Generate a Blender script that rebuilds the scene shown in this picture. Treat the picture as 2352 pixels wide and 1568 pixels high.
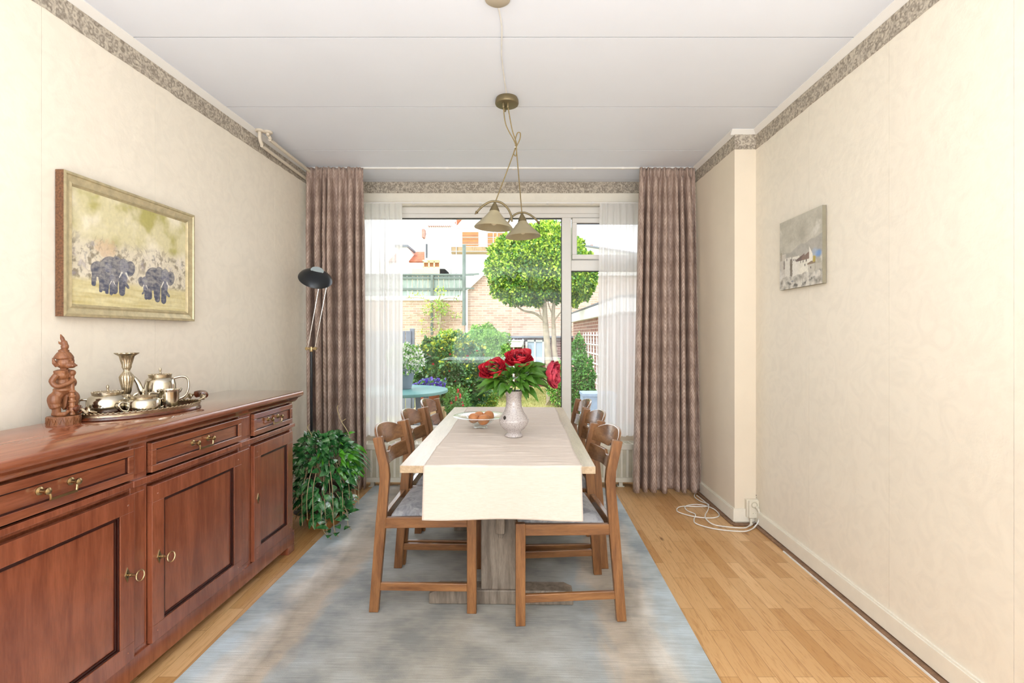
import bpy, bmesh, math, random
from math import pi, sin, cos, radians, atan2, sqrt
from mathutils import Vector, Matrix, Euler, noise
for o in list(bpy.data.objects): bpy.data.objects.remove(o)
S = bpy.context.scene
COL = S.collection
random.seed(7)

# ---------------------------------------------------------------- camera, sky, sun, exposure
F, CX, CY, EYE = 1130.0, 1180.0, 768.0, 1.28
cd = bpy.data.cameras.new('camera'); cam = bpy.data.objects.new('camera', cd); COL.objects.link(cam)
cam.location = (0, 0, EYE); cam.rotation_euler = (pi/2, 0, 0)
cd.sensor_width = 36; cd.lens = F/2352*36
cd.shift_x = -(CX-1176)/2352; cd.shift_y = -(784-CY)/2352
cd.clip_start = .02; cd.clip_end = 300
S.camera = cam
S.view_settings.view_transform = 'Standard'; S.view_settings.look = 'None'
S.view_settings.gamma = 1; S.view_settings.use_curve_mapping = False
S.view_settings.exposure = 0.56
w = bpy.data.worlds.new('overcast_sky'); S.world = w; w.use_nodes = True
wn = w.node_tree.nodes; wl = w.node_tree.links
bg = wn['Background']
tc = wn.new('ShaderNodeTexCoord'); ns = wn.new('ShaderNodeTexNoise'); cr = wn.new('ShaderNodeValToRGB')
ns.inputs['Scale'].default_value = 2.2; ns.inputs['Detail'].default_value = 5
cr.color_ramp.elements[0].color = (.74, .80, .88, 1); cr.color_ramp.elements[0].position = .35
cr.color_ramp.elements[1].color = (.96, .975, 1, 1); cr.color_ramp.elements[1].position = .62
wl.new(tc.outputs['Generated'], ns.inputs['Vector']); wl.new(ns.outputs['Fac'], cr.inputs['Fac'])
wl.new(cr.outputs['Color'], bg.inputs['Color']); bg.inputs['Strength'].default_value = 2.6
sd = bpy.data.lights.new('sun', 'SUN'); so = bpy.data.objects.new('sun', sd); COL.objects.link(so)
sd.energy = 1.8; sd.angle = radians(12); sd.color = (1, .95, .88)
so.rotation_euler = (radians(42), 0, radians(-28))
def area(name, loc, rot, sx, sy, e, c):
    l = bpy.data.lights.new(name, 'AREA'); l.shape = 'RECTANGLE'; l.size = sx; l.size_y = sy
    l.energy = e; l.color = c
    o = bpy.data.objects.new(name, l); COL.objects.link(o); o.location = loc; o.rotation_euler = rot
    return o
# unseen fill lamps added behind the camera to brighten room and ceiling:
# at the rear window, tilted up beside it, overhead, and facing straight up
area('rear_window_fill', (-.1, -3.55, 1.45), (radians(90), 0, 0), 2.9, 2.0, 8, (.80, .90, 1))
area('rear_tilted_fill', (-.1, -3.50, 1.0), (radians(128), 0, 0), 2.9, 1.1, 34, (.84, .92, 1))
area('rear_overhead_fill', (-.1, -1.3, 2.6), (0, 0, 0), 2.6, 1.6, 24, (.86, .93, 1))
area('rear_upward_fill', (-.1, -.75, .8), (radians(180), 0, 0), 2.6, 1.3, 100, (.84, .92, 1))

# ---------------------------------------------------------------- helpers
def link(o, parent=None):
    COL.objects.link(o)
    if parent is not None: o.parent = parent
    return o
def tag(o, label=None, cat=None, group=None, kind=None):
    if label: o['label'] = label
    if cat: o['category'] = cat
    if group: o['group'] = group
    if kind: o['kind'] = kind
    return o
def thing(name, label, cat, loc=(0,0,0), rz=0, group=None):
    o = bpy.data.objects.new(name, None); o.empty_display_size = .05
    COL.objects.link(o); o.location = loc; o.rotation_euler = (0, 0, rz)
    return tag(o, label, cat, group)
def kids(o): return [c for c in COL.objects if c.parent == o]
def copy_tree(o, parent=None):
    c = o.copy(); COL.objects.link(c); c.parent = parent
    for ch in kids(o): copy_tree(ch, c)
    return c
def at(px, py, d): return Vector(((px-CX)*d/F, d, EYE-(py-CY)*d/F))

class MB:
    def __init__(s): s.v=[]; s.f=[]; s.m=[]; s.uv=None
    def add(s, vs, fs, mi=0, M=None):
        n=len(s.v)
        if M is not None: vs=[M@Vector(v) for v in vs]
        s.v+= [tuple(v) for v in vs]; s.f+=[tuple(i+n for i in f) for f in fs]; s.m+=[mi]*len(fs)
        return s
    def box(s, x0,x1,y0,y1,z0,z1, mi=0, M=None):
        vs=[(x,y,z) for x in (x0,x1) for y in (y0,y1) for z in (z0,z1)]
        fs=[(0,1,3,2),(4,6,7,5),(0,4,5,1),(2,3,7,6),(0,2,6,4),(1,5,7,3)]
        return s.add(vs,fs,mi,M)
    def bar(s, a, b, wx, wy, mi=0, up=(0,0,1)):
        a=Vector(a); b=Vector(b); t=(b-a).normalized(); u=Vector(up)
        if abs(t.dot(u))>.98: u=Vector((0,1,0))
        p=t.cross(u).normalized(); q=p.cross(t).normalized()
        vs=[c+p*sx*wx/2+q*sy*wy/2 for c in (a,b) for sx,sy in ((-1,-1),(1,-1),(1,1),(-1,1))]
        return s.add(vs,[(0,3,2,1),(4,5,6,7),(0,1,5,4),(1,2,6,5),(2,3,7,6),(3,0,4,7)],mi)
    def tube(s, pts, r, n=8, mi=0, caps=True, closed=False):
        pts=[Vector(p) for p in pts]; N=len(pts)
        rs = r if isinstance(r,(list,tuple)) else [r]*N
        vs=[]; prev=None
        for i,p in enumerate(pts):
            if closed: t=(pts[(i+1)%N]-pts[i-1])
            else: t=(pts[min(i+1,N-1)]-pts[max(i-1,0)])
            if t.length<1e-9: t=Vector((0,0,1))
            t.normalize()
            if prev is None:
                u=Vector((0,0,1)) if abs(t.z)<.9 else Vector((1,0,0))
                a=t.cross(u).normalized()
            else:
                a=prev-t*prev.dot(t)
                a = a.normalized() if a.length>1e-6 else t.orthogonal().normalized()
            prev=a; b=t.cross(a)
            for k in range(n):
                th=2*pi*k/n; vs.append(p+(a*cos(th)+b*sin(th))*rs[i])
        fs=[]
        for i in range(N if closed else N-1):
            j=(i+1)%N
            for k in range(n):
                fs.append((i*n+k, i*n+(k+1)%n, j*n+(k+1)%n, j*n+k))
        if caps and not closed:
            fs.append(tuple(range(n-1,-1,-1))); fs.append(tuple((N-1)*n+k for k in range(n)))
        return s.add(vs,fs,mi)
    def lathe(s, prof, n=32, mi=0, M=None, sx=1, sy=1, flute=0, fn=0):
        vs=[]; fs=[]
        for (r,z) in prof:
            for k in range(n):
                th=2*pi*k/n; rr=r*(1+flute*cos(fn*th)) if fn else r
                vs.append((rr*cos(th)*sx, rr*sin(th)*sy, z))
        for i in range(len(prof)-1):
            for k in range(n):
                fs.append((i*n+k, i*n+(k+1)%n, (i+1)*n+(k+1)%n, (i+1)*n+k))
        if prof[0][0]>1e-6: fs.append(tuple(range(n-1,-1,-1)))
        if prof[-1][0]>1e-6: fs.append(tuple((len(prof)-1)*n+k for k in range(n)))
        return s.add(vs,fs,mi,M)
    def ell(s, c, r, n=16, m=10, mi=0, R=None):
        r = r if isinstance(r,(tuple,list)) else (r,r,r)
        M = Matrix.Translation(c) @ (R.to_4x4() if R is not None else Matrix()) @ Matrix.Diagonal((*r,1))
        return s.lathe([(max(sin(pi*i/m),1e-7 if i in(0,m) else 0), -cos(pi*i/m)) for i in range(m+1)], n, mi, M)
    def prism(s, poly, h0, h1, axis='z', mi=0, M=None):
        def P(a,b,h): return {'z':(a,b,h),'y':(a,h,b),'x':(h,a,b)}[axis]
        n=len(poly)
        vs=[P(a,b,h0) for a,b in poly]+[P(a,b,h1) for a,b in poly]
        fs=[tuple(range(n-1,-1,-1)), tuple(range(n,2*n))]+[(i,(i+1)%n,n+(i+1)%n,n+i) for i in range(n)]
        return s.add(vs,fs,mi,M)
    def grid(s, fn, nu, nv, mi=0, uvf=None, cu=False):
        vs=[fn(i/nu, j/nv) for j in range(nv+1) for i in range(nu+1)]
        fs=[(j*(nu+1)+i, j*(nu+1)+i+1, (j+1)*(nu+1)+i+1, (j+1)*(nu+1)+i) for j in range(nv) for i in range(nu)]
        s.add(vs,fs,mi)
        if uvf: s.uv=(s.uv or [])+[uvf(i/nu,j/nv) for j in range(nv+1) for i in range(nu+1)]
        return s
    def build(s, name, mats, parent=None, smooth=False, bevel=0, loc=None, solid=0, sub=0, remesh=0, ang=40, col=None):
        me=bpy.data.meshes.new(name); me.from_pydata([tuple(v) for v in s.v],[],s.f)
        if not isinstance(mats,(list,tuple)): mats=[mats]
        for m in mats: me.materials.append(m)
        if len(mats)>1: me.polygons.foreach_set('material_index', s.m)
        if s.uv and len(s.uv)==len(s.v):
            ul=me.uv_layers.new(name='UVMap')
            for l in me.loops: ul.data[l.index].uv=s.uv[l.vertex_index]
        if col:
            ca=me.color_attributes.new('Col','FLOAT_COLOR','POINT')
            flat=[]
            for c in col: flat+= [c[0],c[1],c[2],1]
            ca.data.foreach_set('color', flat)
        bm=bmesh.new(); bm.from_mesh(me)
        bmesh.ops.recalc_face_normals(bm, faces=bm.faces); bm.to_mesh(me); bm.free()
        if smooth:
            me.polygons.foreach_set('use_smooth',[True]*len(me.polygons))
            if smooth!='all' and hasattr(me,'set_sharp_from_angle'): me.set_sharp_from_angle(angle=radians(ang))
        o=bpy.data.objects.new(name,me); link(o,parent)
        if loc is not None: o.location=loc
        if solid:
            md=o.modifiers.new('solid','SOLIDIFY'); md.thickness=solid; md.offset=0
        if remesh:
            md=o.modifiers.new('remesh','REMESH'); md.mode='VOXEL'; md.voxel_size=remesh; md.use_smooth_shade=True
        if bevel:
            md=o.modifiers.new('bevel','BEVEL'); md.width=bevel; md.segments=2; md.limit_method='ANGLE'; md.angle_limit=radians(35)
        if sub:
            md=o.modifiers.new('sub','SUBSURF'); md.levels=sub; md.render_levels=sub
        return o
def spline(P, n=8, closed=False):
    P=[Vector(p) for p in P]; out=[]; N=len(P)
    for i in range(N if closed else N-1):
        g=lambda k: P[k%N] if closed else P[max(0,min(N-1,k))]
        p0,p1,p2,p3=g(i-1),g(i),g(i+1),g(i+2)
        for k in range(n):
            t=k/n
            out.append(.5*((2*p1)+(p2-p0)*t+(2*p0-5*p1+4*p2-p3)*t*t+(3*p1-p0-3*p2+p3)*t**3))
    if not closed: out.append(P[-1])
    return out

# ---------------------------------------------------------------- materials
def srgb(h):
    h=h.lstrip('#'); c=[int(h[i:i+2],16)/255 for i in (0,2,4)]
    return tuple(((x/12.92) if x<=.04045 else ((x+.055)/1.055)**2.4) for x in c)
class NT:
    def __init__(s,name):
        s.m=bpy.data.materials.new(name); s.m.use_nodes=True; s.t=s.m.node_tree; s.n=s.t.nodes; s.l=s.t.links
        s.b=s.n['Principled BSDF']; s.out=s.n['Material Output']
    def new(s,t,**kw):
        n=s.n.new('ShaderNode'+t)
        for k,v in kw.items():
            if k in n.inputs: n.inputs[k].default_value=v
            else: setattr(n,k,v)
        return n
    def c(s,a,b): s.l.new(a,b)
    def coord(s,scale=(1,1,1),kind='Object',rot=(0,0,0)):
        t=s.new('TexCoord'); mp=s.new('Mapping'); mp.inputs['Scale'].default_value=scale; mp.inputs['Rotation'].default_value=rot
        s.c(t.outputs[kind],mp.inputs['Vector']); return mp.outputs['Vector']
    def ramp(s,fac,stops):
        r=s.new('ValToRGB'); e=r.color_ramp.elements
        while len(e)<len(stops): e.new(.5)
        for i,(p,c) in enumerate(stops): e[i].position=p; e[i].color=(*c,1)
        s.c(fac,r.inputs['Fac']); return r.outputs['Color']
    def noise(s,vec,scale,detail=4,rough=.55,dist=0):
        n=s.new('TexNoise'); n.inputs['Scale'].default_value=scale; n.inputs['Detail'].default_value=detail
        n.inputs['Roughness'].default_value=rough; n.inputs['Distortion'].default_value=dist
        s.c(vec,n.inputs['Vector']); return n.outputs['Fac']
    def bump(s,h,strength=.2,dist=.01):
        b=s.new('Bump'); b.inputs['Strength'].default_value=strength; b.inputs['Distance'].default_value=dist
        s.c(h,b.inputs['Height']); s.c(b.outputs['Normal'],s.b.inputs['Normal'])
    def mix(s,f,a,b,mode='MIX'):
        n=s.new('MixRGB'); n.blend_type=mode
        for k,v in (('Fac',f),('Color1',a),('Color2',b)):
            if isinstance(v,(int,float)): n.inputs[k].default_value=v if k=='Fac' else (v,v,v,1)
            elif isinstance(v,tuple): n.inputs[k].default_value=(*v[:3],1)
            else: s.c(v,n.inputs[k])
        return n.outputs['Color']
    def math(s,op,a,b=None,c=None):
        n=s.new('Math'); n.operation=op
        for i,v in enumerate((a,b,c)):
            if v is None: continue
            if isinstance(v,(int,float)): n.inputs[i].default_value=v
            else: s.c(v,n.inputs[i])
        return n.outputs[0]
def plain(name,hexc,rough=.5,metal=0,var=.12,vs=12,bump=0,bs=60,coat=0,spec=None,trans=0):
    t=NT(name); c=srgb(hexc) if isinstance(hexc,str) else hexc
    v=t.coord(); f=t.noise(v,vs)
    t.c(t.ramp(f,[(.3,tuple(x*(1-var) for x in c)),(.7,tuple(min(1,x*(1+var)) for x in c))]),t.b.inputs['Base Color'])
    t.b.inputs['Roughness'].default_value=rough; t.b.inputs['Metallic'].default_value=metal
    if coat: t.b.inputs['Coat Weight'].default_value=coat; t.b.inputs['Coat Roughness'].default_value=.08
    if spec is not None: t.b.inputs['Specular IOR Level'].default_value=spec
    if trans: t.b.inputs['Transmission Weight'].default_value=trans
    if bump: t.bump(t.noise(v,bs,5),bump,.004)
    return t.m
def wood(name,c1,c2,axis='z',rough=.35,coat=0,scale=9,knot=None,bump=.12,cr=.08,gc=1):
    t=NT(name); a,b=srgb(c1),srgb(c2)
    sc={'x':(1,9,9),'y':(9,1,9),'z':(9,9,1)}[axis]
    v=t.coord(sc); f=t.noise(v,scale*.35,6,.6,.6); g=t.noise(v,scale*3,4,.6)
    v2=t.coord((1,1,1)); big=t.noise(v2,2.5,2)
    c=t.ramp(f,[(.52-.22/gc,a),(.52,tuple((x+y)/2 for x,y in zip(a,b))),(.52+.2/gc,b)])
    c=t.mix(.22*gc,c,t.ramp(g,[(.35,tuple(x*.5 for x in a)),(.6,(1,1,1))]),'MULTIPLY')
    c=t.mix(.35,c,t.ramp(big,[(.35,(.72,.70,.70)),(.65,(1,1,1))]),'MULTIPLY')
    t.c(c,t.b.inputs['Base Color']); t.b.inputs['Roughness'].default_value=rough
    if coat: t.b.inputs['Coat Weight'].default_value=coat; t.b.inputs['Coat Roughness'].default_value=cr
    t.bump(g,bump,.002); return t.m
M={}
def wallpaper(name,col):
    t=NT(name); v=t.coord()
    n1=t.noise(v,9,3,.5,2.2); n2=t.noise(v,38,4,.6,1.5)
    t.c(t.ramp(n1,[(.35,tuple(x*.955 for x in col)),(.6,col)]),t.b.inputs['Base Color'])
    wv=t.new('TexWave'); wv.inputs['Scale'].default_value=7; wv.inputs['Distortion'].default_value=9; wv.inputs['Detail'].default_value=2.5
    t.c(v,wv.inputs['Vector'])
    h=t.math('ADD',wv.outputs['Fac'],n2); t.bump(h,.22,.003)
    t.b.inputs['Roughness'].default_value=.62; return t.m
M['wallpaper']=wallpaper('embossed_cream_wallpaper',srgb('#f2e9d8'))
M['wallpaint']=plain('cream_wall_paint','#ecdfca',.6,var=.03,vs=3,bump=.06,bs=30)
M['white']=plain('white_gloss_paint','#efece6',.35,var=.02,vs=4)
M['ceil']=plain('white_ceiling_panel','#eaeef6',.6,var=.015,vs=2)
M['groove']=plain('ceiling_groove','#77746f',.8)
M['pvc']=plain('white_window_frame','#e8e5df',.32,var=.02)
M['gasket']=plain('dark_rubber_gasket','#2a2d31',.6)
M['base']=plain('cream_baseboard_paint','#efe8d8',.4,var=.03)
M['brownstrip']=plain('brown_cork_strip','#8a6a50',.7,var=.25,vs=40)
def border():
    t=NT('grey_floral_wallpaper_border'); v=t.coord()
    vo=t.new('TexVoronoi'); vo.feature='SMOOTH_F1'; vo.inputs['Scale'].default_value=42; t.c(v,vo.inputs['Vector'])
    n=t.noise(v,44,6,.7,1.6)
    h=t.math('ADD',t.math('MULTIPLY',t.math('SINE',t.math('MULTIPLY',vo.outputs['Distance'],14)),.10),n)
    t.c(t.ramp(h,[(.34,srgb('#8b8072')),(.5,srgb('#b0a596')),(.66,srgb('#cfc5b3'))]),t.b.inputs['Base Color'])
    t.b.inputs['Roughness'].default_value=.7; t.bump(h,.15,.003); return t.m
M['border']=border()
def floor_mat():
    t=NT('oak_strip_parquet'); tc=t.new('TexCoord'); sp=t.new('SeparateXYZ'); cb=t.new('CombineXYZ')
    t.c(tc.outputs['Object'],sp.inputs[0]); t.c(sp.outputs['Y'],cb.inputs['X']); t.c(sp.outputs['X'],cb.inputs['Y'])
    b=t.new('TexBrick'); t.c(cb.outputs[0],b.inputs['Vector']); b.offset=.37; b.offset_frequency=2; b.squash=1
    b.inputs['Scale'].default_value=1; b.inputs['Brick Width'].default_value=.46; b.inputs['Row Height'].default_value=.07
    b.inputs['Mortar Size'].default_value=.0009; b.inputs['Mortar Smooth'].default_value=.3; b.inputs['Bias'].default_value=-.1
    b.inputs['Color1'].default_value=(*srgb('#dcb482'),1); b.inputs['Color2'].default_value=(*srgb('#bf9059'),1); b.inputs['Mortar'].default_value=(*srgb('#8a6436'),1)
    v=t.coord((14,1.3,1)); g=t.noise(v,5,6,.65,1.2)
    v2=t.coord((1,1,1)); n2=t.noise(v2,1.7,2)
    vk=t.coord((9,3.2,1)); vo=t.new('TexVoronoi'); vo.inputs['Scale'].default_value=1; t.c(vk,vo.inputs['Vector'])
    c=t.mix(.75,b.outputs['Color'],t.ramp(g,[(.3,(.66,.52,.36)),(.5,(1,.97,.93)),(.8,(1.0,1.0,1.0))]),'MULTIPLY')
    c=t.mix(.4,c,t.ramp(n2,[(.35,(.85,.78,.68)),(.6,(1,1,1))]),'MULTIPLY')
    c=t.mix(.75,c,t.ramp(vo.outputs['Distance'],[(.03,(.22,.13,.08)),(.13,(1,1,1))]),'MULTIPLY')
    t.c(c,t.b.inputs['Base Color']); t.b.inputs['Roughness'].default_value=.30
    t.bump(b.outputs['Fac'],-.2,.002); return t.m
M['floor']=floor_mat()
def rug_mat():
    t=NT('washed_grey_blue_rug_pile'); v=t.coord((1,1,1)); 
    tc=t.new('TexCoord'); sp=t.new('SeparateXYZ'); t.c(tc.outputs['Object'],sp.inputs[0])
    n=t.noise(t.coord((1.5,.55,1)),1.9,5,.6,.8); n2=t.noise(t.coord((1.1,1.6,1)),2.6,4,.6)
    ax=t.math('ABSOLUTE',sp.outputs['X']); ax=t.math('ADD',ax,t.math('MULTIPLY',t.math('SUBTRACT',n,.5),.34))
    c=t.ramp(ax,[(.0,srgb('#bab6ab')),(.42,srgb('#b5b8b5')),(.60,srgb('#b2b9bb')),(.66,srgb('#d0c2b0')),(.75,srgb('#bfb3a2')),(.85,srgb('#e6e0d6')),(.95,srgb('#c6d4db'))])
    c=t.mix(.62,c,t.ramp(n2,[(.36,srgb('#77797c')),(.5,srgb('#d6cfc4')),(.66,(1,1,1))]),'MULTIPLY')
    ln=t.noise(t.coord((4,150,1)),1.5,4,.7)
    c=t.mix(.42,c,t.ramp(ln,[(.35,srgb('#8b8b86')),(.62,(1,1,1))]),'MULTIPLY')
    t.c(c,t.b.inputs['Base Color']); t.b.inputs['Roughness'].default_value=.95; t.b.inputs['Sheen Weight'].default_value=.3
    t.bump(t.math('ADD',t.noise(v,260,3,.8),ln),.5,.004); return t.m
M['rug']=rug_mat()
M['fringe']=plain('cream_rug_fringe','#e3dccb',.9)
M['cherry']=wood('polished_cherry_wood','#703826','#ab694a','y',.18,1,7,cr=.04,bump=.05,gc=.7)
M['cherryz']=wood('polished_cherry_wood_upright','#723826','#ac6546','z',.24,1,7,cr=.16,bump=.05,gc=.7)
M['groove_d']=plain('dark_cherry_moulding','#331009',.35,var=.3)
M['brass']=plain('aged_brass','#b6a078',.3,1,var=.2)
M['oakchair']=wood('oiled_chair_oak','#6a4022','#a87648','z',.38,.25,9)
M['oakchairx']=wood('oiled_chair_oak_rail','#6a4022','#a87648','x',.38,.25,9)
M['oakchairy']=wood('lacquered_backrest_oak','#6f482d','#a87c54','y',.22,.8,9,cr=.15)
M['tabletop']=wood('bleached_oak_tabletop','#ab9375','#cfbb9e','y',.3,.4,8,cr=.2)
M['tableleg']=wood('weathered_grey_oak','#6a5d50','#a09384','z',.5,0,10)
M['dark']=plain('dark_brown_peg','#20150f',.6)  # near-black brown for pegs, keyholes and cable clip
def fabric(name,c1,c2,sc,rough=.9,bs=300,dist=1.0):
    t=NT(name); v=t.coord(); n=t.noise(v,sc,5,.62,dist)
    t.c(t.ramp(n,[(.36,srgb(c1)),(.6,srgb(c2))]),t.b.inputs['Base Color']); t.b.inputs['Roughness'].default_value=rough
    t.b.inputs['Sheen Weight'].default_value=.25
    t.bump(t.noise(v,bs,3,.8),.3,.002); return t.m
M['seat']=fabric('mottled_grey_velour','#77787e','#a6a6a9',24,dist=.8)
def linen():
    t=NT('ecru_linen_runner'); a=t.noise(t.coord((4,90,90)),6,4,.7); b=t.noise(t.coord((120,6,6)),6,4,.7)
    t.c(t.ramp(a,[(.3,srgb('#cdbeb0')),(.65,srgb('#dacdc2'))]),t.b.inputs['Base Color']); t.b.inputs['Roughness'].default_value=.85
    t.bump(t.math('ADD',a,b),.25,.0015); return t.m
M['linen']=linen()
def curtain_mat():
    t=NT('taupe_chevron_curtain_fabric'); uv=t.new('TexCoord'); sp=t.new('SeparateXYZ'); t.c(uv.outputs['UV'],sp.inputs[0])
    tri=t.math('PINGPONG',sp.outputs['X'],.025)
    s_=t.math('ADD',t.math('MULTIPLY',tri,2.8),sp.outputs['Y'])
    n=t.noise(t.coord((30,1.2,3),'UV'),3,3); n0=t.noise(t.coord((6,1.4,3),'UV'),2,2)
    s_=t.math('ADD',s_,t.math('MULTIPLY',n,.03))
    w1=t.math('SINE',t.math('MULTIPLY',s_,2*pi/.14)); w2=t.math('SINE',t.math('MULTIPLY',s_,2*pi/.034))
    h=t.math('MULTIPLY_ADD',w1,.11,.5); h=t.math('MULTIPLY_ADD',w2,.20,h)
    h=t.math('ADD',h,t.math('MULTIPLY',t.math('SUBTRACT',n,.5),.5))
    c=t.ramp(h,[(.1,srgb('#8a766b')),(.4,srgb('#a89083')),(.62,srgb('#bda698')),(.92,srgb('#dccabc'))])
    c=t.mix(.5,c,t.ramp(n0,[(.38,srgb('#c9c2bd')),(.6,(1,1,1))]),'MULTIPLY')
    t.c(c,t.b.inputs['Base Color']); t.b.inputs['Roughness'].default_value=.6
    return t.m
M['curtain']=curtain_mat()
def sheer():
    t=NT('white_voile'); t.n.remove(t.b)
    d=t.new('BsdfDiffuse'); d.inputs['Color'].default_value=(.93,.92,.90,1); tr=t.new('BsdfTranslucent'); tr.inputs['Color'].default_value=(.97,.96,.95,1)
    tp=t.new('BsdfTransparent'); m1=t.new('MixShader'); m2=t.new('MixShader')
    m1.inputs[0].default_value=.5; t.c(d.outputs[0],m1.inputs[1]); t.c(tr.outputs[0],m1.inputs[2])
    m2.inputs[0].default_value=.85; t.c(tp.outputs[0],m2.inputs[1]); t.c(m1.outputs[0],m2.inputs[2]); t.c(m2.outputs[0],t.out.inputs['Surface'])
    return t.m
M['sheer']=sheer()
def pane(name='clear_window_glass',f=.05):
    t=NT(name); t.n.remove(t.b); g=t.new('BsdfGlossy'); g.inputs['Roughness'].default_value=.0; tp=t.new('BsdfTransparent')
    lw=t.new('Fresnel'); lw.inputs['IOR'].default_value=1.45
    m=t.new('MixShader'); t.c(t.math('MULTIPLY',lw.outputs[0],.4),m.inputs[0]); t.c(tp.outputs[0],m.inputs[1]); t.c(g.outputs[0],m.inputs[2]); t.c(m.outputs[0],t.out.inputs['Surface'])
    return t.m
M['pane']=pane()
M['silver']=plain('polished_pewter','#cdc6b6',.16,1,var=.08)
M['silverd']=plain('chased_pewter','#b9ab92',.3,1,var=.25,vs=60,bump=.25,bs=160)
M['carved']=wood('carved_reddish_wood','#744428','#a8714a','z',.45,.1,12)
M['darkwood']=wood('dark_polished_handle_wood','#3d1a0e','#7a3d22','x',.2,.6,9)
M['black']=plain('black_lacquered_metal','#23272c',.3,.3,var=.1)
M['chrome']=plain('brushed_chrome','#b8b8b6',.25,1)
M['lens']=plain('frosted_lamp_lens','#aab7ba',.35)
M['radiator']=plain('cream_radiator_enamel','#e2dccb',.4,var=.02)
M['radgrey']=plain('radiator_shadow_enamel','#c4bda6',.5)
M['brasslamp']=plain('satin_brass_lamp','#7f7255',.42,.65,var=.08)
M['shade']=plain('beige_lamp_glass','#a39778',.35,0,var=.1,vs=8,coat=.3)
M['bulb']=plain('clear_bulb_glass','#d8cba8',.1,.0,coat=.5)
M['cordgold']=plain('bronze_lamp_cord','#8c7a52',.5,.2)
M['cream_pl']=plain('cream_plastic','#e6dfcd',.4,var=.03)
M['cordw']=plain('white_cable_rubber','#ece9e2',.45)
M['rose']=plain('beige_plastic_cover','#b5a994',.5,var=.03)
M['pipe']=plain('painted_beige_pipe','#ddd2bf',.4,var=.03)
M['egg']=plain('brown_eggshell','#cf8a58',.5,var=.08,vs=60)
def glass_solid():
    t=NT('pressed_clear_glass'); t.n.remove(t.b); g=t.new('BsdfGlossy'); g.inputs['Roughness'].default_value=.02; tp=t.new('BsdfTransparent')
    tp.inputs['Color'].default_value=(.95,.97,.96,1)
    lw=t.new('LayerWeight'); lw.inputs['Blend'].default_value=.16; n=t.noise(t.coord(),45,3,.6,2)
    bp=t.new('Bump'); bp.inputs['Strength'].default_value=.12; bp.inputs['Distance'].default_value=.004; t.c(n,bp.inputs['Height'])
    t.c(bp.outputs[0],g.inputs['Normal']); t.c(bp.outputs[0],lw.inputs['Normal'])
    m=t.new('MixShader'); t.c(lw.outputs['Facing'],m.inputs[0]); t.c(tp.outputs[0],m.inputs[1]); t.c(g.outputs[0],m.inputs[2]); t.c(m.outputs[0],t.out.inputs['Surface'])
    return t.m
M['glass']=glass_solid()
def speckle():
    t=NT('speckled_granite_glaze'); v=t.coord(); n=t.noise(v,300,3,.7); n2=t.noise(v,60,3)
    c=t.ramp(n,[(.36,srgb('#7d6f6c')),(.46,srgb('#b9afac')),(.6,srgb('#cfc8c4'))])
    t.c(c,t.b.inputs['Base Color']); t.b.inputs['Roughness'].default_value=.18; t.b.inputs['Coat Weight'].default_value=.5; return t.m
M['vase']=speckle()
M['petal']=plain('crimson_petal','#a80e22',.5,var=.35,vs=25)
M['petald']=plain('dark_red_stamens','#4a0712',.6,var=.3,vs=60)
M['petalp']=plain('faded_rose_petal','#b8364a',.5,var=.3,vs=25)
M['stem']=plain('green_stem','#5d7a2a',.5)
M['leaf']=plain('fresh_green_leaf','#467222',.4,var=.35,vs=14,coat=.2)
def hoya():
    t=NT('variegated_dark_leaf'); v=t.coord(); n=t.noise(v,16,4,.6,1)
    t.c(t.ramp(n,[(.32,srgb('#1a4423')),(.48,srgb('#35733a')),(.6,srgb('#55904f')),(.72,srgb('#9dba9c'))]),t.b.inputs['Base Color'])
    t.b.inputs['Roughness'].default_value=.25; t.b.inputs['Coat Weight'].default_value=.9; return t.m
M['hoya']=hoya()
M['hoya2']=plain('bright_green_leaf','#4f9a1e',.35,var=.3,coat=.3)
M['vine']=plain('pale_vine_stem','#b9a57c',.6)
M['darkpot']=plain('dark_brown_pot','#4a3a2e',.5)
M['terra']=plain('terracotta','#a35f3c',.8,var=.15)
M['wicker']=plain('tan_wicker','#a9793f',.7,var=.3,vs=50)
def colattr(name,rough=.7,bumps=.3):
    t=NT(name); a=t.new('VertexColor'); a.layer_name='Col'; t.c(a.outputs['Color'],t.b.inputs['Base Color'])
    t.b.inputs['Roughness'].default_value=rough; t.bump(t.noise(t.coord(),120,4,.7),bumps,.002); return t.m
M['canvas']=colattr('painted_canvas')
M['goldframe']=plain('antique_gilt_frame','#c2b48f',.38,.35,var=.2,vs=30)
M['rustframe']=plain('speckled_rust_frame_edge','#6e4b32',.6,.1,var=.5,vs=120)
M['cotton']=plain('grey_canvas_edge','#8f8873',.8)
# ================================================================ THE ROOM
CEIL = 2.66
def XL(y): return -1.77+.035*(y-3)
def XR(y): return 1.605+.03*(y-2.2)
YB, YR, YC = 4.45, -3.6, 3.33
def struct(o): return tag(o, kind='structure')
def quadwall(x0a, x0b, thick, y0, y1, z0, z1, mb=None):
    mb = mb or MB()
    mb.add([(x0a,y0,z0),(x0b,y1,z0),(x0b,y1,z1),(x0a,y0,z1),(x0a+thick,y0,z0),(x0b+thick,y1,z0),(x0b+thick,y1,z1),(x0a+thick,y0,z1)],
           [(0,1,2,3),(4,7,6,5),(0,4,5,1),(1,5,6,2),(2,6,7,3),(3,7,4,0)])
    return mb
struct(MB().box(-2.2,2.1,YR-.2,YB+.28,-.12,0).build('floor', M['floor']))
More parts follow.
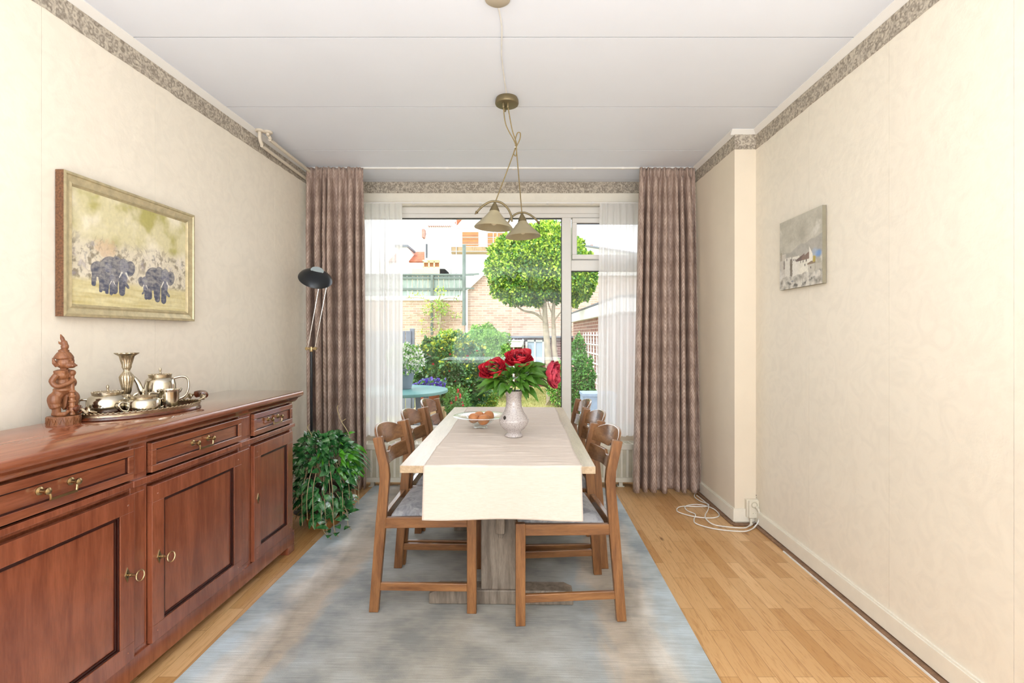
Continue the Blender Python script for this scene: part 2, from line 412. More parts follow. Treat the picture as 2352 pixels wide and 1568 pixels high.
# ceiling of wide boards with open joints
c = MB(); ys=[YR-.2]; y=2.287-.70*8
while y < YB+.3:
    if y>YR: ys.append(y)
    y+=.70
ys.append(YB+.3)
for a,b in zip(ys,ys[1:]): c.box(-2.2,2.1,a+.003,b-.003,CEIL,CEIL+.0015,0)
c.box(-2.2,2.1,YR-.2,YB+.3,CEIL+.0015,CEIL+.2,1)
struct(c.build('ceiling',[M['ceil'],M['groove']]))
def seamed(f, thick, y0, y1, seams, name, mat):
    mb=MB(); pts=[y0]+[s for s in seams if y0<s<y1]+[y1]
    g=.0008
    for a,b in zip(pts,pts[1:]): quadwall(f(a+g),f(b-g),thick,a+g,b-g,0,CEIL,mb)
    quadwall(f(y0)+.004*(1 if thick>0 else -1),f(y1)+.004*(1 if thick>0 else -1),thick,y0,y1,0,CEIL,mb)
    return struct(mb.build(name,mat))
seamed(XL,-.2,YR-.2,YB+.28,[-1.1,-.57,-.04,.49,1.02,1.585,1.885,2.455,3.06,3.6],'wall_left',M['wallpaper'])
seamed(XR,.2,YR-.2,YB+.28,[-1,-.5,.3,.85,1.38,1.56,2.10,2.7],'wall_right',M['wallpaper'])
quadw = MB(); quadwall(1.495,1.51,.30,YC,YB,0,CEIL,quadw)
struct(quadw.build('wall_column',M['wallpaint']))
# back wall with the window opening
wx0,wx1,wz0,wz1=-1.56,1.42,.375,2.453
b=MB(); b.box(-2.0,wx0,YB,YB+.28,0,CEIL).box(wx1,1.9,YB,YB+.28,0,CEIL).box(wx0,wx1,YB,YB+.28,0,wz0).box(wx0,wx1,YB,YB+.28,2.556,CEIL)
struct(b.build('wall_back',M['wallpaint']))
b=MB(); b.box(wx0,wx1,YB-.012,YB+.28,wz1+.002,2.556); b.box(wx0,wx1,YB-.03,YB-.012,wz1-.006,wz1+.012)
struct(b.build('trim_1',M['base'],bevel=.004))
# rear wall with street window
b=MB(); b.box(-2.2,-1.55,YR-.2,YR,0,CEIL).box(1.35,2.1,YR-.2,YR,0,CEIL).box(-1.55,1.35,YR-.2,YR,0,.45).box(-1.55,1.35,YR-.2,YR,2.45,CEIL)
struct(b.build('wall_rear',M['wallpaint']))
wr=thing('window_2',None,None,(0,YR-.1,0)); struct(wr)
f=MB()
for x0,x1,z0,z1 in ((-1.55,1.35,.45,.52),(-1.55,1.35,2.38,2.45),(-1.55,-1.48,.52,2.38),(1.28,1.35,.52,2.38),(-.14,-.06,.52,2.38)): f.box(x0,x1,-.03,.03,z0,z1)
f.build('window_frame',M['pvc'],wr,bevel=.004)
MB().box(-1.48,1.28,-.004,.004,.52,2.38).build('glass_pane',M['pane'],wr)
# wallpaper borders with torn lower edge
def border_strip(name,fx,y0,y1,ztop,zb,side,torn=True,n=240):
    mb=MB()
    def P(u,v):
        y=y0+(y1-y0)*u
        rag=(noise.noise((y*14,side,0))*.004+max(0,noise.noise((y*55,3+side,0)))*.006) if torn else 0
        z=ztop-(ztop-(zb+rag))*v
        return (fx(y)+.0015*-side, y, z)
    mb.grid(P,n,4); return struct(mb.build(name,M['border'],solid=.002))
border_strip('trim_2',XL,YR,YB,2.628,2.535,-1)
border_strip('trim_3',XR,YR,YC,2.628,2.530,1)
border_strip('trim_4',lambda y:1.495+.015*(y-YC)/1.12,YC,YB,2.628,2.535,1,n=60)
struct(MB().box(1.493,XR(YC)-.001,YC-.003,YC,2.533,2.64).build('trim_5',M['border']))
struct(MB().box(-1.72,1.5,YB-.003,YB,2.556,CEIL-.001).build('trim_6',M['border']))
# white cove laths along the ceiling
def lath(name,pts,w_=.028,h_=.03):
    mb=MB()
    for (a,b_,sx) in pts:
        (xa,ya),(xb,yb)=a,b_
        mb.add([(xa,ya,CEIL-h_),(xb,yb,CEIL-h_),(xb,yb,CEIL),(xa,ya,CEIL),(xa+w_*sx,ya,CEIL-.004),(xb+w_*sx,yb,CEIL-.004),(xb+w_*sx,yb,CEIL),(xa+w_*sx,ya,CEIL)],
               [(0,1,2,3),(4,7,6,5),(0,4,5,1),(2,6,7,3),(0,3,7,4),(1,5,6,2)])
    return struct(mb.build(name,M['white']))
lath('trim_7',[((XL(YR),YR),(XL(YB),YB),1)])
lath('trim_8',[((XR(YR),YR),(XR(YC),YC),-1),((1.495,YC),(1.51,YB),-1)])
t=MB(); t.add([(1.467,YC-.028,CEIL-.004),(XR(YC),YC-.028,CEIL-.004),(XR(YC),YC,CEIL-.03),(1.467,YC,CEIL-.03),(1.467,YC-.028,CEIL),(XR(YC),YC-.028,CEIL),(XR(YC),YC,CEIL),(1.467,YC,CEIL)],
   [(0,1,2,3),(4,7,6,5),(0,4,5,1),(1,5,6,2),(2,6,7,3),(3,7,4,0)])
struct(t.build('trim_9',M['white']))
# baseboards
def bb(name,f,y0,y1,s,h=.105,th=.014,mat='base'):
    mb=MB()
    for (tt,z0,z1) in ((th,0.018,h-.008),(th*.6,h-.008,h)):
        quadwall(f(y0)+(-tt*s if s>0 else 0),f(y1)+(-tt*s if s>0 else 0),tt,y0,y1,z0,z1,mb)
    return struct(mb.build(name,M[mat],bevel=.0015))
bb('baseboard_right',XR,YR,YC,1)
bb('baseboard_left',XL,YR,YB,-1)
bb('baseboard_column',lambda y:1.495+.015*(y-YC)/1.12,YC,YB,1)
struct(MB().box(1.481,XR(YC)-.016,YC-.014,YC,.018,.105).build('baseboard_column_front',M['base'],bevel=.0015))
mb=MB(); quadwall(XR(YR)-.034,XR(YC)-.034,.034,YR,YC-.014,0,.012,mb); quadwall(1.462,1.477,.034,YC-.02,YB,0,.012,mb)
struct(mb.build('trim_10',M['brownstrip'],bevel=.002))
struct(quadwall(XR(YR)-.040,XR(2.9)-.040,.006,YR,2.9,0,.007).build('trim_11',M['cordw']))
struct(MB().box(1.47,XR(YC)-.05,YC-.045,YC-.014,0,.013).build('trim_12',M['brownstrip'],bevel=.003))

# ---- the garden window
win=struct(thing('window_1',None,None,(0,4.58,0)))
f=MB(); D0,D1=-.045,.045
gx0,mx0,mx1,gx1=-1.49,.445,.530,1.35; gz0,gz1=.44,2.357
f.box(wx0,wx1,D0,D1,wz0,gz0).box(wx0,wx1,D0,D1,gz1,wz1).box(wx0,gx0,D0,D1,gz0,gz1).box(gx1,wx1,D0,D1,gz0,gz1).box(mx0,mx1,D0,D1,gz0,gz1)
f.box(mx1,gx1,D0,D1,1.868,1.965)
f.box(wx0,wx1,D0-.02,D0,gz1+.035,wz1)
f.build('window_frame',M['pvc'],win,bevel=.006)
s=MB(); a0,a1,b0,b1=mx1+.008,gx1-.01,1.972,2.350; t_=.042
s.box(a0,a1,D0-.02,D1-.02,b0,b0+t_).box(a0,a1,D0-.02,D1-.02,b1-t_,b1).box(a0,a0+t_,D0-.02,D1-.02,b0+t_,b1-t_).box(a1-t_,a1,D0-.02,D1-.02,b0+t_,b1-t_)
s.build('vent_sash',M['pvc'],win,bevel=.005)
g=MB()
def gask(x0,x1,z0,z1,y=-.012,w_=.006):
    g.box(x0,x1,y-.01,y+.01,z0,z0+w_).box(x0,x1,y-.01,y+.01,z1-w_,z1).box(x0,x0+w_,y-.01,y+.01,z0+w_,z1-w_).box(x1-w_,x1,y-.01,y+.01,z0+w_,z1-w_)
gask(gx0,mx0,gz0,gz1); gask(mx1,gx1,gz0,1.868); gask(a0+t_,a1-t_,b0+t_,b1-t_)
g.build('window_seal',M['gasket'],win)
for (x0,x1,z0,z1) in ((gx0,mx0,gz0,gz1),(mx1,gx1,gz0,1.868),(a0+t_,a1-t_,b0+t_,b1-t_)):
    MB().box(x0,x1,.004,.010,z0,z1).build('glass_pane',M['pane'],win)

# ================================================================ CURTAINS
def wave_curtain(name,mat,x0,x1,xb0,xb1,yt,yb,zt,zb,folds,amp,seed,label,cat,group,head=.085,uvs=1,thick=.003,nv=60,slack=.55):
    rnd=random.Random(seed); nu=folds*14
    ph=[rnd.uniform(-.8,.8) for _ in range(folds+2)]; am=[rnd.uniform(.55,1.25) for _ in range(folds+2)]
    hems=[rnd.uniform(-.008,.008) for _ in range(folds+2)]
    def P(u,v):
        k=u*folds+.30*sin(2*pi*u*1.6+seed)*sin(pi*u)+.16*sin(2*pi*u*3.3+seed*2)*sin(pi*u); k=max(0,min(folds,k)); i=int(min(folds-1,k)); fr=k-i
        a=am[i]*(1-fr)+am[i+1]*fr; p=ph[i]*(1-fr)+ph[i+1]*fr
        z=zt-(zt-zb)*v; dz=zt-z
        hd=min(1,dz/head) if head else 1
        sw=sin(2*pi*k+p*.6*min(1,dz*1.2))
        sw=(abs(sw)**.95)*(1 if sw>0 else -1)
        am2=amp*(.38 if dz<head*.93 else (.30 if dz<head*1.1 else .5+.5*min(1,(dz-head)/.5)))*a
        if head and dz<head*.93:
            sw=.6*sin(2*pi*k*2)+.4*sw
        pinch=-.006 if head and abs(dz-head)<.016 else 0
        e=v**.8
        th=2*pi*k+p*.6*min(1,dz*1.2); X=(x0*(1-e)+xb0*e)+((x1-x0)*(1-e)+(xb1-xb0)*e)*(u-slack*.20*sin(2*th)*min(1,a)*min(1,dz*2)/folds)
        Y=(yt*(1-v)+yb*v)-sw*am2+pinch+.012*sin(u*9+v*3+seed)*v
        if v>.985: z+=hems[i]*(1-fr)+hems[i+1]*fr
        return (X,Y,z)
    L=[0]; prev=None
    for i in range(nu+1):
        p=P(i/nu,.5)
        if prev: L.append(L[-1]+sqrt((p[0]-prev[0])**2+(p[1]-prev[1])**2))
        prev=p
    mb=MB(); vv=[0]
    mb.grid(P,nu,nv,uvf=lambda u,v:(L[min(nu,int(round(u*nu)))]*uvs,-(zt-zb)*v))
    o=mb.build(name,mat,smooth='all',solid=thick)
    return tag(o,label,cat,group)
wave_curtain('chevron_curtain',M['curtain'],-1.700,-1.235,-1.655,-1.205,4.03,3.98,2.648,.035,7,.064,3,'brown and taupe chevron curtain left of the window, behind the floor lamp','curtain','chevron curtains',nv=80)
wave_curtain('chevron_curtain',M['curtain'],1.035,1.488,.955,1.492,4.04,3.93,2.648,.03,7,.062,5,'brown and taupe chevron curtain right of the window beside the wall column','curtain','chevron curtains',nv=80)
wave_curtain('sheer_curtain',M['sheer'],-1.53,-.985,-1.53,-.985,4.346,4.336,2.4375,.385,10,.022,11,'white voile curtain beside the left chevron curtain','sheer curtain','white voile curtains',head=.04,thick=0,nv=40)
wave_curtain('sheer_curtain',M['sheer'],.76,1.40,.735,1.40,4.346,4.336,2.4375,.39,12,.022,12,'white voile curtain beside the right chevron curtain','sheer curtain','white voile curtains',head=.04,thick=0,nv=40)
r=MB(); r.box(-1.70,1.47,4.055,4.075,CEIL-.012,CEIL); 
for x in (-.95,-.55,.0,.5,.9): r.box(x-.012,x+.012,4.052,4.078,CEIL-.016,CEIL)
tag(r.build('curtain_rail',M['white'],bevel=.001),'white curtain rail along the ceiling in front of the window','curtain rail')
sr=MB().box(-1.55,1.41,4.34,4.352,2.437,2.447)
for x in (-1.5,-.9,-.3,.3,.7,1.38): sr.box(x-.01,x+.01,4.352,4.4205,2.4475,2.4525); sr.box(x-.01,x+.01,4.342,4.353,2.446,2.4525)
tag(sr.build('sheer_curtain_rail',M['white']),'thin white rail under the window beam carrying the voile curtains','curtain rail')

# ================================================================ RADIATOR
rad=thing('radiator','low cream panel radiator with top grille under the window','radiator',(-.12,4.185,0))
p=MB(); W=1.15
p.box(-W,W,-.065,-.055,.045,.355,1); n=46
for i in range(n+1):
    x=-W+.03+(2*W-.06)*i/n
    p.box(x-.009,x+.009,-.072,-.062,.085,.315)
p.box(-W,W,-.073,-.06,.045,.083).box(-W,W,-.073,-.06,.317,.357)
p.box(-W,W,.045,.058,.045,.355).box(-W,-W+.006,-.07,.058,.05,.357).box(W-.006,W,-.07,.058,.05,.357)
p.build('panel',[M['radiator'],M['radgrey']],rad,bevel=.002)
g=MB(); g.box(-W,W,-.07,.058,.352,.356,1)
for i in range(38):
    x=-W+.03+i*.0605; g.add([(x,-.055,.357),(x+.012,-.055,.357),(x-.012,.048,.357),(x-.024,.048,.357),(x,-.055,.361),(x+.012,-.055,.361),(x-.012,.048,.361),(x-.024,.048,.361)],[(0,1,2,3),(4,7,6,5),(0,4,5,1),(1,5,6,2),(2,6,7,3),(3,7,4,0)])
g.box(-W,W,-.073,-.06,.355,.362).box(-W,W,.05,.06,.355,.362)
g.build('grille',[M['radiator'],M['radgrey']],rad)
for x in (-1.07,1.02):
    q=MB(); q.box(x-.016,x+.016,-.05,-.01,0,.046); q.box(x-.03,x+.03,-.055,0,0,.006); q.build('foot',M['radiator'],rad,bevel=.002)
v=MB(); v.tube([(-W,-.02,.30),(-W-.035,-.02,.30)],.008); v.tube([(-W-.035,-.02,.31),(-W-.035,-.02,0.0)],.009); v.lathe([(.014,-.02),(.02,0),(.02,.03),(.012,.04)],14,0,Matrix.Translation((-W-.035,-.02,.3)))
v.build('valve',M['chrome'],rad,smooth=True)

# ================================================================ HEATING PIPES
for k,(x,y,z,dy,lab) in enumerate(((-1.715,3.32,2.565,0,'lower painted heating pipe bending out of the ceiling along the left wall'),(-1.672,3.345,2.615,0,'upper painted heating pipe bending out of the ceiling along the left wall'))):
    pp=thing('heating_pipe',lab,'pipe',(x,y,z),0,'heating pipes at the left ceiling corner')
    t=MB(); t.tube([(0,0,CEIL-z-.002),(0,0.0,(CEIL-z)*.55)]+spline([(0,.0,(CEIL-z)*.45),(0,.012,.022),(0,.04,.004),(0,.09,0),(0,.74,0)],6)[0:],.0115,10)
    t.build('pipe',M['pipe'],pp,smooth=True)
    t=MB(); t.lathe([(.024,-.014),(.03,-.008),(.03,-.001)],20,0,Matrix.Translation((0,0,CEIL-z))); t.build('collar',M['pipe'],pp,smooth=True)

# ================================================================ RUG
rg=thing('area_rug','large washed grey and blue rug with beige streaks under the dining table','rug',(-.22,2.575,0),radians(-1.6))
def RP(u,v): return (-1.0+2.0*u,-1.53+3.06*v,.010+.0015*noise.noise((u*8,v*12,0)))
m_=MB(); m_.grid(RP,40,60); m_.box(-1.0,1.0,-1.53,1.53,.001,.0085); m_.build('pile',M['rug'],rg)
fr=MB(); rnd=random.Random(2)
for i in range(190):
    x=-.98+1.96*i/189; fr.tube([(x,1.525,.006),(x+rnd.uniform(-.012,.012),1.545,.008),(x+rnd.uniform(-.02,.02),1.57+rnd.uniform(-.01,.01),.003)],.0028,4)
tag(fr.build('fringe',M['fringe'],rg),kind='stuff')
# ================================================================ SIDEBOARD
TOPZ=.945
sb=thing('sideboard','polished reddish cherry sideboard with panelled doors and brass keys along the left wall','sideboard',(-1.545,2.05,0),-atan2(.05,1))
L=.90; fx=.19
b=MB()
b.box(-.22,fx-.02,-L+.02,L-.03,.10,.885)
b.box(-.225,fx+.008,-L+.012,L-.015,.045,.125)          # plinth
b.box(-.22,fx-.002,-L+.02,L-.03,.722,.755)
b.box(-.22,fx+.012,-L+.012,L-.015,.735,.755)
for (a,c_) in ((-L+.02,-.845),(-.285,-.21),(.35,.45),(.845,L-.03)):
    b.box(fx-.03,fx,a,c_,.12,.885)
    m_=(a+c_)/2; h=(c_-a)/2-.014
    if h>.004:
        b.box(fx,fx+.004,m_-h,m_+h,.145,.71); b.box(fx,fx+.004,m_-h,m_+h,.775,.87)
        b.box(fx-.002,fx+.016,a-.002,c_+.002,.733,.757)
b.build('carcass',M['cherryz'],sb,bevel=.003)
t=MB(); prof=[(0,.885),(.012,.885),(.018,.893),(.024,.905),(.036,.912),(.044,.918),(.046,.930),(.044,.940),(.038,TOPZ),(0,TOPZ)]
def ring(off,z):
    return [(-.225,-L+.02-off,z),(fx+.002+off,-L+.02-off,z),(fx+.002+off,L-.03+off,z),(-.225,L-.03+off,z)]
for o_,z in prof[1:-1]: t.v+=ring(o_,z)
n_=len(prof)-2
t.f=[(3,2,1,0),tuple((n_-1)*4+k for k in range(4))]+[(i*4+k,i*4+(k+1)%4,(i+1)*4+(k+1)%4,(i+1)*4+k) for i in range(n_-1) for k in range(4)]
t.m=[0]*len(t.f)
t.build('top',M['cherry'],sb,smooth=True,ang=50)
def bat(parent,y,z,ring_left=True,key=True):
    e=MB(); e.prism([(y-.011,z),(y,z+.026),(y+.011,z),(y,z-.026)],fx+.019,fx+.022,'x'); e.box(fx+.0215,fx+.0225,y-.002,y+.002,z-.01,z+.006,1)
    e.build('keyhole_plate',[M['brass'],M['dark']],parent,bevel=.0006)
    if key:
        k=MB(); k.tube([(fx+.02,y,z),(fx+.055,y,z)],.0035,10); k.lathe([(.006,0),(.007,.003),(.006,.006)],12,0,Matrix.Translation((fx+.03,y,z))@Matrix.Rotation(pi/2,4,'Y'))
        k.tube([(fx+.068+.014*cos(a),y+.017*sin(a)*.35,z+.017*sin(a)) for a in [2*pi*i/20 for i in range(20)]],.0026,8,closed=True)
        k.build('key',M['brass'],parent,smooth=True)
def door(y0,y1,side,key):
    z0,z1=.128,.715; w_=.062; X0,X1=fx-.002,fx+.019
    d=MB(); d.box(X0,X1,y0+.003,y1-.003,z0,z0+w_).box(X0,X1,y0+.003,y1-.003,z1-w_,z1).box(X0,X1,y0+.003,y0+w_,z0+w_,z1-w_).box(X0,X1,y1-w_,y1-.003,z0+w_,z1-w_)
    for yy in (y0+.03,y1-.03):
        for zz in (z0+.035,z1-.035): d.ell((X1,yy,zz),(.003,.004,.004),8,6)
    dd=d.build('door',M['cherryz'],sb,bevel=.0025)
    m_=MB(); a,c_,e,f_=y0+w_,y1-w_,z0+w_,z1-w_
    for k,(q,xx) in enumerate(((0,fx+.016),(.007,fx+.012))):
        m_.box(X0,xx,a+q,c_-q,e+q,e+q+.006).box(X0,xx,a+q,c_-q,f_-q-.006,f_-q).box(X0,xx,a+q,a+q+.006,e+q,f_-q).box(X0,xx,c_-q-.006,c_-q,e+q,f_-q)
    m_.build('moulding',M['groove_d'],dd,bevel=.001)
    MB().box(X0,fx+.007,a+.013,c_-.013,e+.013,f_-.013).build('panel',M['cherryz'],dd,bevel=.001)
    bat(dd,(y1-.035 if side>0 else y0+.035),.44,key=key)
door(-.845,-.285,1,True); door(-.21,.35,-1,True); door(.45,.845,-1,False)
def drawer(y0,y1):
    z0,z1=.765,.875; w_=.026; X0,X1=fx-.002,fx+.018
    d=MB(); d.box(X0,X1,y0+.003,y1-.003,z0,z0+w_).box(X0,X1,y0+.003,y1-.003,z1-w_,z1).box(X0,X1,y0+.003,y0+w_,z0+w_,z1-w_).box(X0,X1,y1-w_,y1-.003,z0+w_,z1-w_)
    d.box(X0,fx+.008,y0+w_,y1-w_,z0+w_,z1-w_)
    dd=d.build('drawer',M['cherry'],sb,bevel=.002)
    m_=MB(); a,c_,e,f_=y0+w_,y1-w_,z0+w_,z1-w_
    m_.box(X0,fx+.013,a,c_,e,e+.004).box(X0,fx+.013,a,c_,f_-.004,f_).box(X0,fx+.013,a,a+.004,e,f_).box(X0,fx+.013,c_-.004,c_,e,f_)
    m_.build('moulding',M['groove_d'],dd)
    m=(y0+y1)/2; hz=(z0+z1)/2+.006; h=MB(); X=fx+.008
    for s in (-1,1):
        y=m+s*.048
        h.lathe([(.012,0),(.012,.003),(.006,.006),(.005,.018),(.010,.024),(.010,.030),(.004,.034)],12,0,Matrix.Translation((X,y,hz))@Matrix.Rotation(pi/2,4,'Y'))
        h.tube([(X+.021,y,hz),(X+.028,y-s*.006,hz-.012),(X+.028,y-s*.008,hz-.026)],.0032,8)
    h.bar((X+.028,m-.042,hz-.026),(X+.028,m+.042,hz-.026),.006,.007)
    h.build('handle',M['brass'],dd,smooth=True)
drawer(-.845,-.285); drawer(-.21,.35); drawer(.45,.845)
for yy in (-L+.05,L-.055):
    for xx in (-.19,fx-.02):
        q=MB(); q.box(xx-.03,xx+.03,yy-.035,yy+.035,0,.046); q.build('foot',M['cherryz'],sb,bevel=.003)

# ================================================================ STATUE
def statue():
    s=thing('carved_wooden_statue','small carved reddish wooden guardian figure with tall pointed crown on the sideboard','statue',(-1.692,1.85,TOPZ),radians(8)); s.scale=(.94,.94,.93)
    b=MB()
    R=lambda ax,a: Matrix.Rotation(radians(a),3,ax)
    # legs, wide stance, upturned feet; figure faces +x (right)
    for sgn,(kx,ky) in ((-1,(-.012,-.022)),(1,(.010,.024))):
        b.tube(spline([(kx*.6,ky*.6,.125),(kx*1.4,ky*1.25,.095),(kx*.8,ky*1.1,.065),(kx*1.0,ky*1.0,.04)],5),[.021]*5+[.019]*5+[.014]*6,12)
        b.tube(spline([(kx-.012,ky,.045),(kx+.012,ky,.041),(kx+.032,ky,.043),(kx+.045,ky,.056)],4),[.010]*5+[.009]*4+[.006]*4,10)
        b.ell((kx*1.2,ky*1.25,.10),(.023,.022,.030),14,10)
    b.ell((0,0,.14),(.026,.030,.026),16,10); b.ell((0,0,.165),(.024,.027,.03),16,10); b.ell((0,0,.195),(.025,.036,.022),16,10)
    b.tube([(0,0,.2),(.002,0,.228)],.012,12)
    for sg in (-1,1):
        b.box(-.02,.02,sg*.03-.012,sg*.03+.012,.192,.216,0,Matrix.Rotation(radians(sg*12),4,'X'))
        b.tube(spline([(0,sg*.038,.2),(-.008,sg*.048,.175),(.006,sg*.042,.155),(.028,sg*.016,.165),(.034,0,.178)],5),[.011]*6+[.0095]*6+[.008]*9,10)
    # mace held upright in front
    b.tube([(.030,0,.035),(.030,0,.09),(.030,0,.15),(.032,0,.21)],[.011,.009,.008,.006],8)
    for zz in (.05,.07,.09,.11,.13): b.ell((.030,0,zz),(.0125,.0125,.006),10,6)
    b.ell((.033,0,.205),(.009,.012,.012),10,8)
    # loincloth
    b.prism([(-.018,.13),(.018,.13),(.010,.07),(0,.055),(-.010,.07)],-.004,.022,'y'); b.lathe([(.027,.13),(.033,.135),(.033,.142),(.027,.147)],18)
    # head
    b.ell((.004,0,.247),(.030,.027,.026),18,12); b.ell((.024,0,.236),(.017,.020,.012),14,8); b.ell((.029,0,.249),(.009,.008,.007),10,8)
    b.ell((.024,0,.229),(.014,.018,.006),10,6)
    for sg in (-1,1):
        b.tube([(-.006,sg*.024,.235),(-.010,sg*.034,.248),(-.014,sg*.037,.268)],[.009,.008,.002],8)
        b.ell((.022,sg*.013,.254),(.008,.007,.005),10,6); b.tube([(.010,sg*.02,.262),(.026,sg*.012,.263),(.032,sg*.004,.259)],.003,6)
    for k in range(5): b.box(.036,.041,-.012+.0055*k,-.0085+.0055*k,.231,.238)
    b.lathe([(.030,.262),(.032,.266),(.030,.272),(.028,.276),(.022,.286),(.016,.292),(.018,.296),(.010,.302)],18)
    b.tube(spline([(0,0,.298),(.004,0,.315),(-.002,0,.335),(-.012,0,.362)],5),[.010]*3+[.013]*3+[.011]*4+[.007]*3+[.0045,.003,.0008],10)
    b.tube([(-.004,0,.32),(-.016,0,.326),(-.019,0,.334)],[.006,.004,.001],8)
    b.build('figure',M['carved'],s,remesh=.0016)
    base=MB()
    base.lathe([(.052,0),(.052,.030),(.050,.033)],28,0,None,1.0,1.0,.03,14)
    for k in range(20):
        a0=2*pi*k/20; a1=2*pi*(k+.5)/20; a2=2*pi*(k+1)/20
        base.bar((.053*cos(a0),.053*sin(a0),.004),(.053*cos(a1),.053*sin(a1),.029),.003,.003); base.bar((.053*cos(a1),.053*sin(a1),.029),(.053*cos(a2),.053*sin(a2),.004),.003,.003)
    base.build('base',M['carved'],s)
    # crisp carved lines
    c=MB()
    for zz in (.118,.122,.160,.166,.172,.186): c.tube([(.030*cos(a),.034*sin(a),zz) for a in [2*pi*i/20 for i in range(20)]],.0012,5,closed=True)
    return s
statue()

# ================================================================ TEA SERVICE
Mtray=Matrix.Identity(4)
TC=Vector((-1.575,2.095,TOPZ)); TA=atan2(.90,.42)   # tray axis
tr=thing('serving_tray','oval wooden tray with silver gallery rim and dark handles on the sideboard','tray',TC,TA)
a,b_=.225,.135
t=MB(); t.lathe([(1,0),(1.025,.004),(1.02,.010),(1.0,.0145)],48,0,Matrix.Diagonal((a,b_,1,1))); t.build('wooden_base',M['darkwood'],tr,smooth=True)
t=MB(); t.lathe([(.985,.012),(1.0,.0145),(1.0,.024),(1.012,.027),(1.0,.030),(.985,.027),(.985,.014)],64,0,Matrix.Diagonal((a,b_,1,1)))
for k in range(72):
    th=2*pi*k/72; t.ell((a*cos(th),b_*sin(th),.030),(.005,.005,.003),6,4)
t.build('gallery_rim',M['silverd'],tr,smooth=True)
for s in (-1,1):
    h=MB(); h.tube(spline([(s*(a+.012),-.035,.052),(s*(a+.022),-.018,.056),(s*(a+.026),0,.057),(s*(a+.022),.018,.056),(s*(a+.012),.035,.052)],4),[.006]+[.016]*15+[.006],12)
    h.build('handle',M['darkwood'],tr,smooth=True)
    for q in (-1,1):
        c=MB(); pts=[]
        for i in range(26):
            th=i*.42; r_=.013*(1-i/30); pts.append((s*(a-.005)+s*(.0)+0,q*(.045)+q*r_*cos(th),.045+r_*sin(th)))
        c.tube([(s*(a-.03),q*.055,.034)]+pts,.0042,8); c.tube(spline([(s*(a-.002),q*.05,.036),(s*(a+.008),q*.045,.05),(s*(a+.012),q*.036,.053)],3),.005,8)
        c.build('scroll',M['silverd'],tr,smooth=True)
def tl(x,y,z=.0146): # tray-local to world
    v=Vector((x,y,z)); v.rotate(Euler((0,0,TA))); return TC+v
def lidknob(mb,z,r=.006,h=.028):
    mb.lathe([(.010,z),(.004,z+.004),(.003,z+h*.45),(r,z+h*.6),(r*.9,z+h*.8),(.0015,z+h)],12)
def gallery(mb,r,z,n=24,h=.009):
    mb.lathe([(r-.003,z),(r,z),(r+.002,z+h),(r-.002,z+h),(r-.003,z+.001)],32)
    for k in range(n):
        th=2*pi*k/n; mb.ell((r*cos(th),r*sin(th),z+h),(.003,.003,.0025),6,4)
def carc(mb,pts,r): mb.tube(spline(pts,5),r,10)
# tall pot
p=thing('silver_coffee_pot','tall pewter coffee pot with long spout at the window end of the tray','coffee pot',tl(.090,.045),radians(40)); p.scale=(1.02,1.02,1.2)
m=MB(); m.lathe([(.048,0),(.052,.004),(.057,.010),(.059,.03),(.058,.08),(.054,.098),(.046,.106),(.040,.108),(.040,.110),(.012,.112),(0,.112)],36); m.build('body',M['silver'],p,smooth=True)
m=MB(); m.lathe([(.040,.109),(.038,.115),(.012,.121),(0,.122)],30); gallery(m,.041,.108,22,.011); lidknob(m,.119,.005,.026); m.build('lid',M['silverd'],p,smooth=True)
m=MB(); m.tube(spline([(-.05,0,.045),(-.066,0,.062),(-.078,0,.092),(-.094,0,.112),(-.108,0,.116)],5),[.014-.0092*i/20 for i in range(21)],10); m.build('spout',M['silver'],p,smooth=True)
m=MB(); carc(m,[(.05,0,.103),(.08,0,.108),(.10,0,.098),(.104,0,.066),(.09,0,.034),(.056,0,.02)],.0045); m.build('handle',M['silver'],p,smooth=True)
# squat teapot on left
p=thing('silver_teapot','squat pewter teapot with wide galleried lid at the near end of the tray','teapot',tl(-.115,.035),radians(35)); p.scale=(1.05,1.05,1.05)
m=MB(); m.lathe([(.046,0),(.052,.004),(.062,.010),(.066,.022),(.066,.050),(.058,.064),(.048,.072),(.044,.074),(0,.074)],36); m.build('body',M['silver'],p,smooth=True)
m=MB(); m.lathe([(.046,.073),(.043,.080),(.012,.086),(0,.087)],30); gallery(m,.048,.073,24,.010); lidknob(m,.084,.005,.026); m.build('lid',M['silverd'],p,smooth=True)
m=MB(); m.tube(spline([(.055,0,.035),(.074,0,.048),(.084,0,.066),(.094,0,.072)],5),[.011-.006*i/15 for i in range(16)],10); m.build('spout',M['silver'],p,smooth=True)
m=MB(); carc(m,[(-.06,0,.056),(-.082,0,.056),(-.086,0,.040),(-.078,0,.022),(-.062,0,.018)],.0045); m.build('handle',M['silver'],p,smooth=True)
# sugar bowl front
p=thing('silver_sugar_bowl','low lidded pewter sugar bowl with two curved handles at the front of the tray','sugar bowl',tl(-.035,-.062),radians(60)); p.scale=(1.15,1.15,1.2)
m=MB(); m.lathe([(.036,0),(.042,.003),(.050,.008),(.052,.018),(.051,.040),(.046,.046),(.040,.048),(0,.048)],36); m.build('body',M['silver'],p,smooth=True)
m=MB(); m.lathe([(.036,.047),(.034,.053),(.010,.058),(0,.059)],30); gallery(m,.038,.047,20,.008); lidknob(m,.056,.0045,.024); m.build('lid',M['silverd'],p,smooth=True)
for s in (-1,1):
    m=MB(); carc(m,[(s*.049,0,.036),(s*.066,0,.040),(s*.074,0,.030),(s*.066,0,.014),(s*.050,0,.008)],.0035); m.build('handle',M['silver'],p,smooth=True)
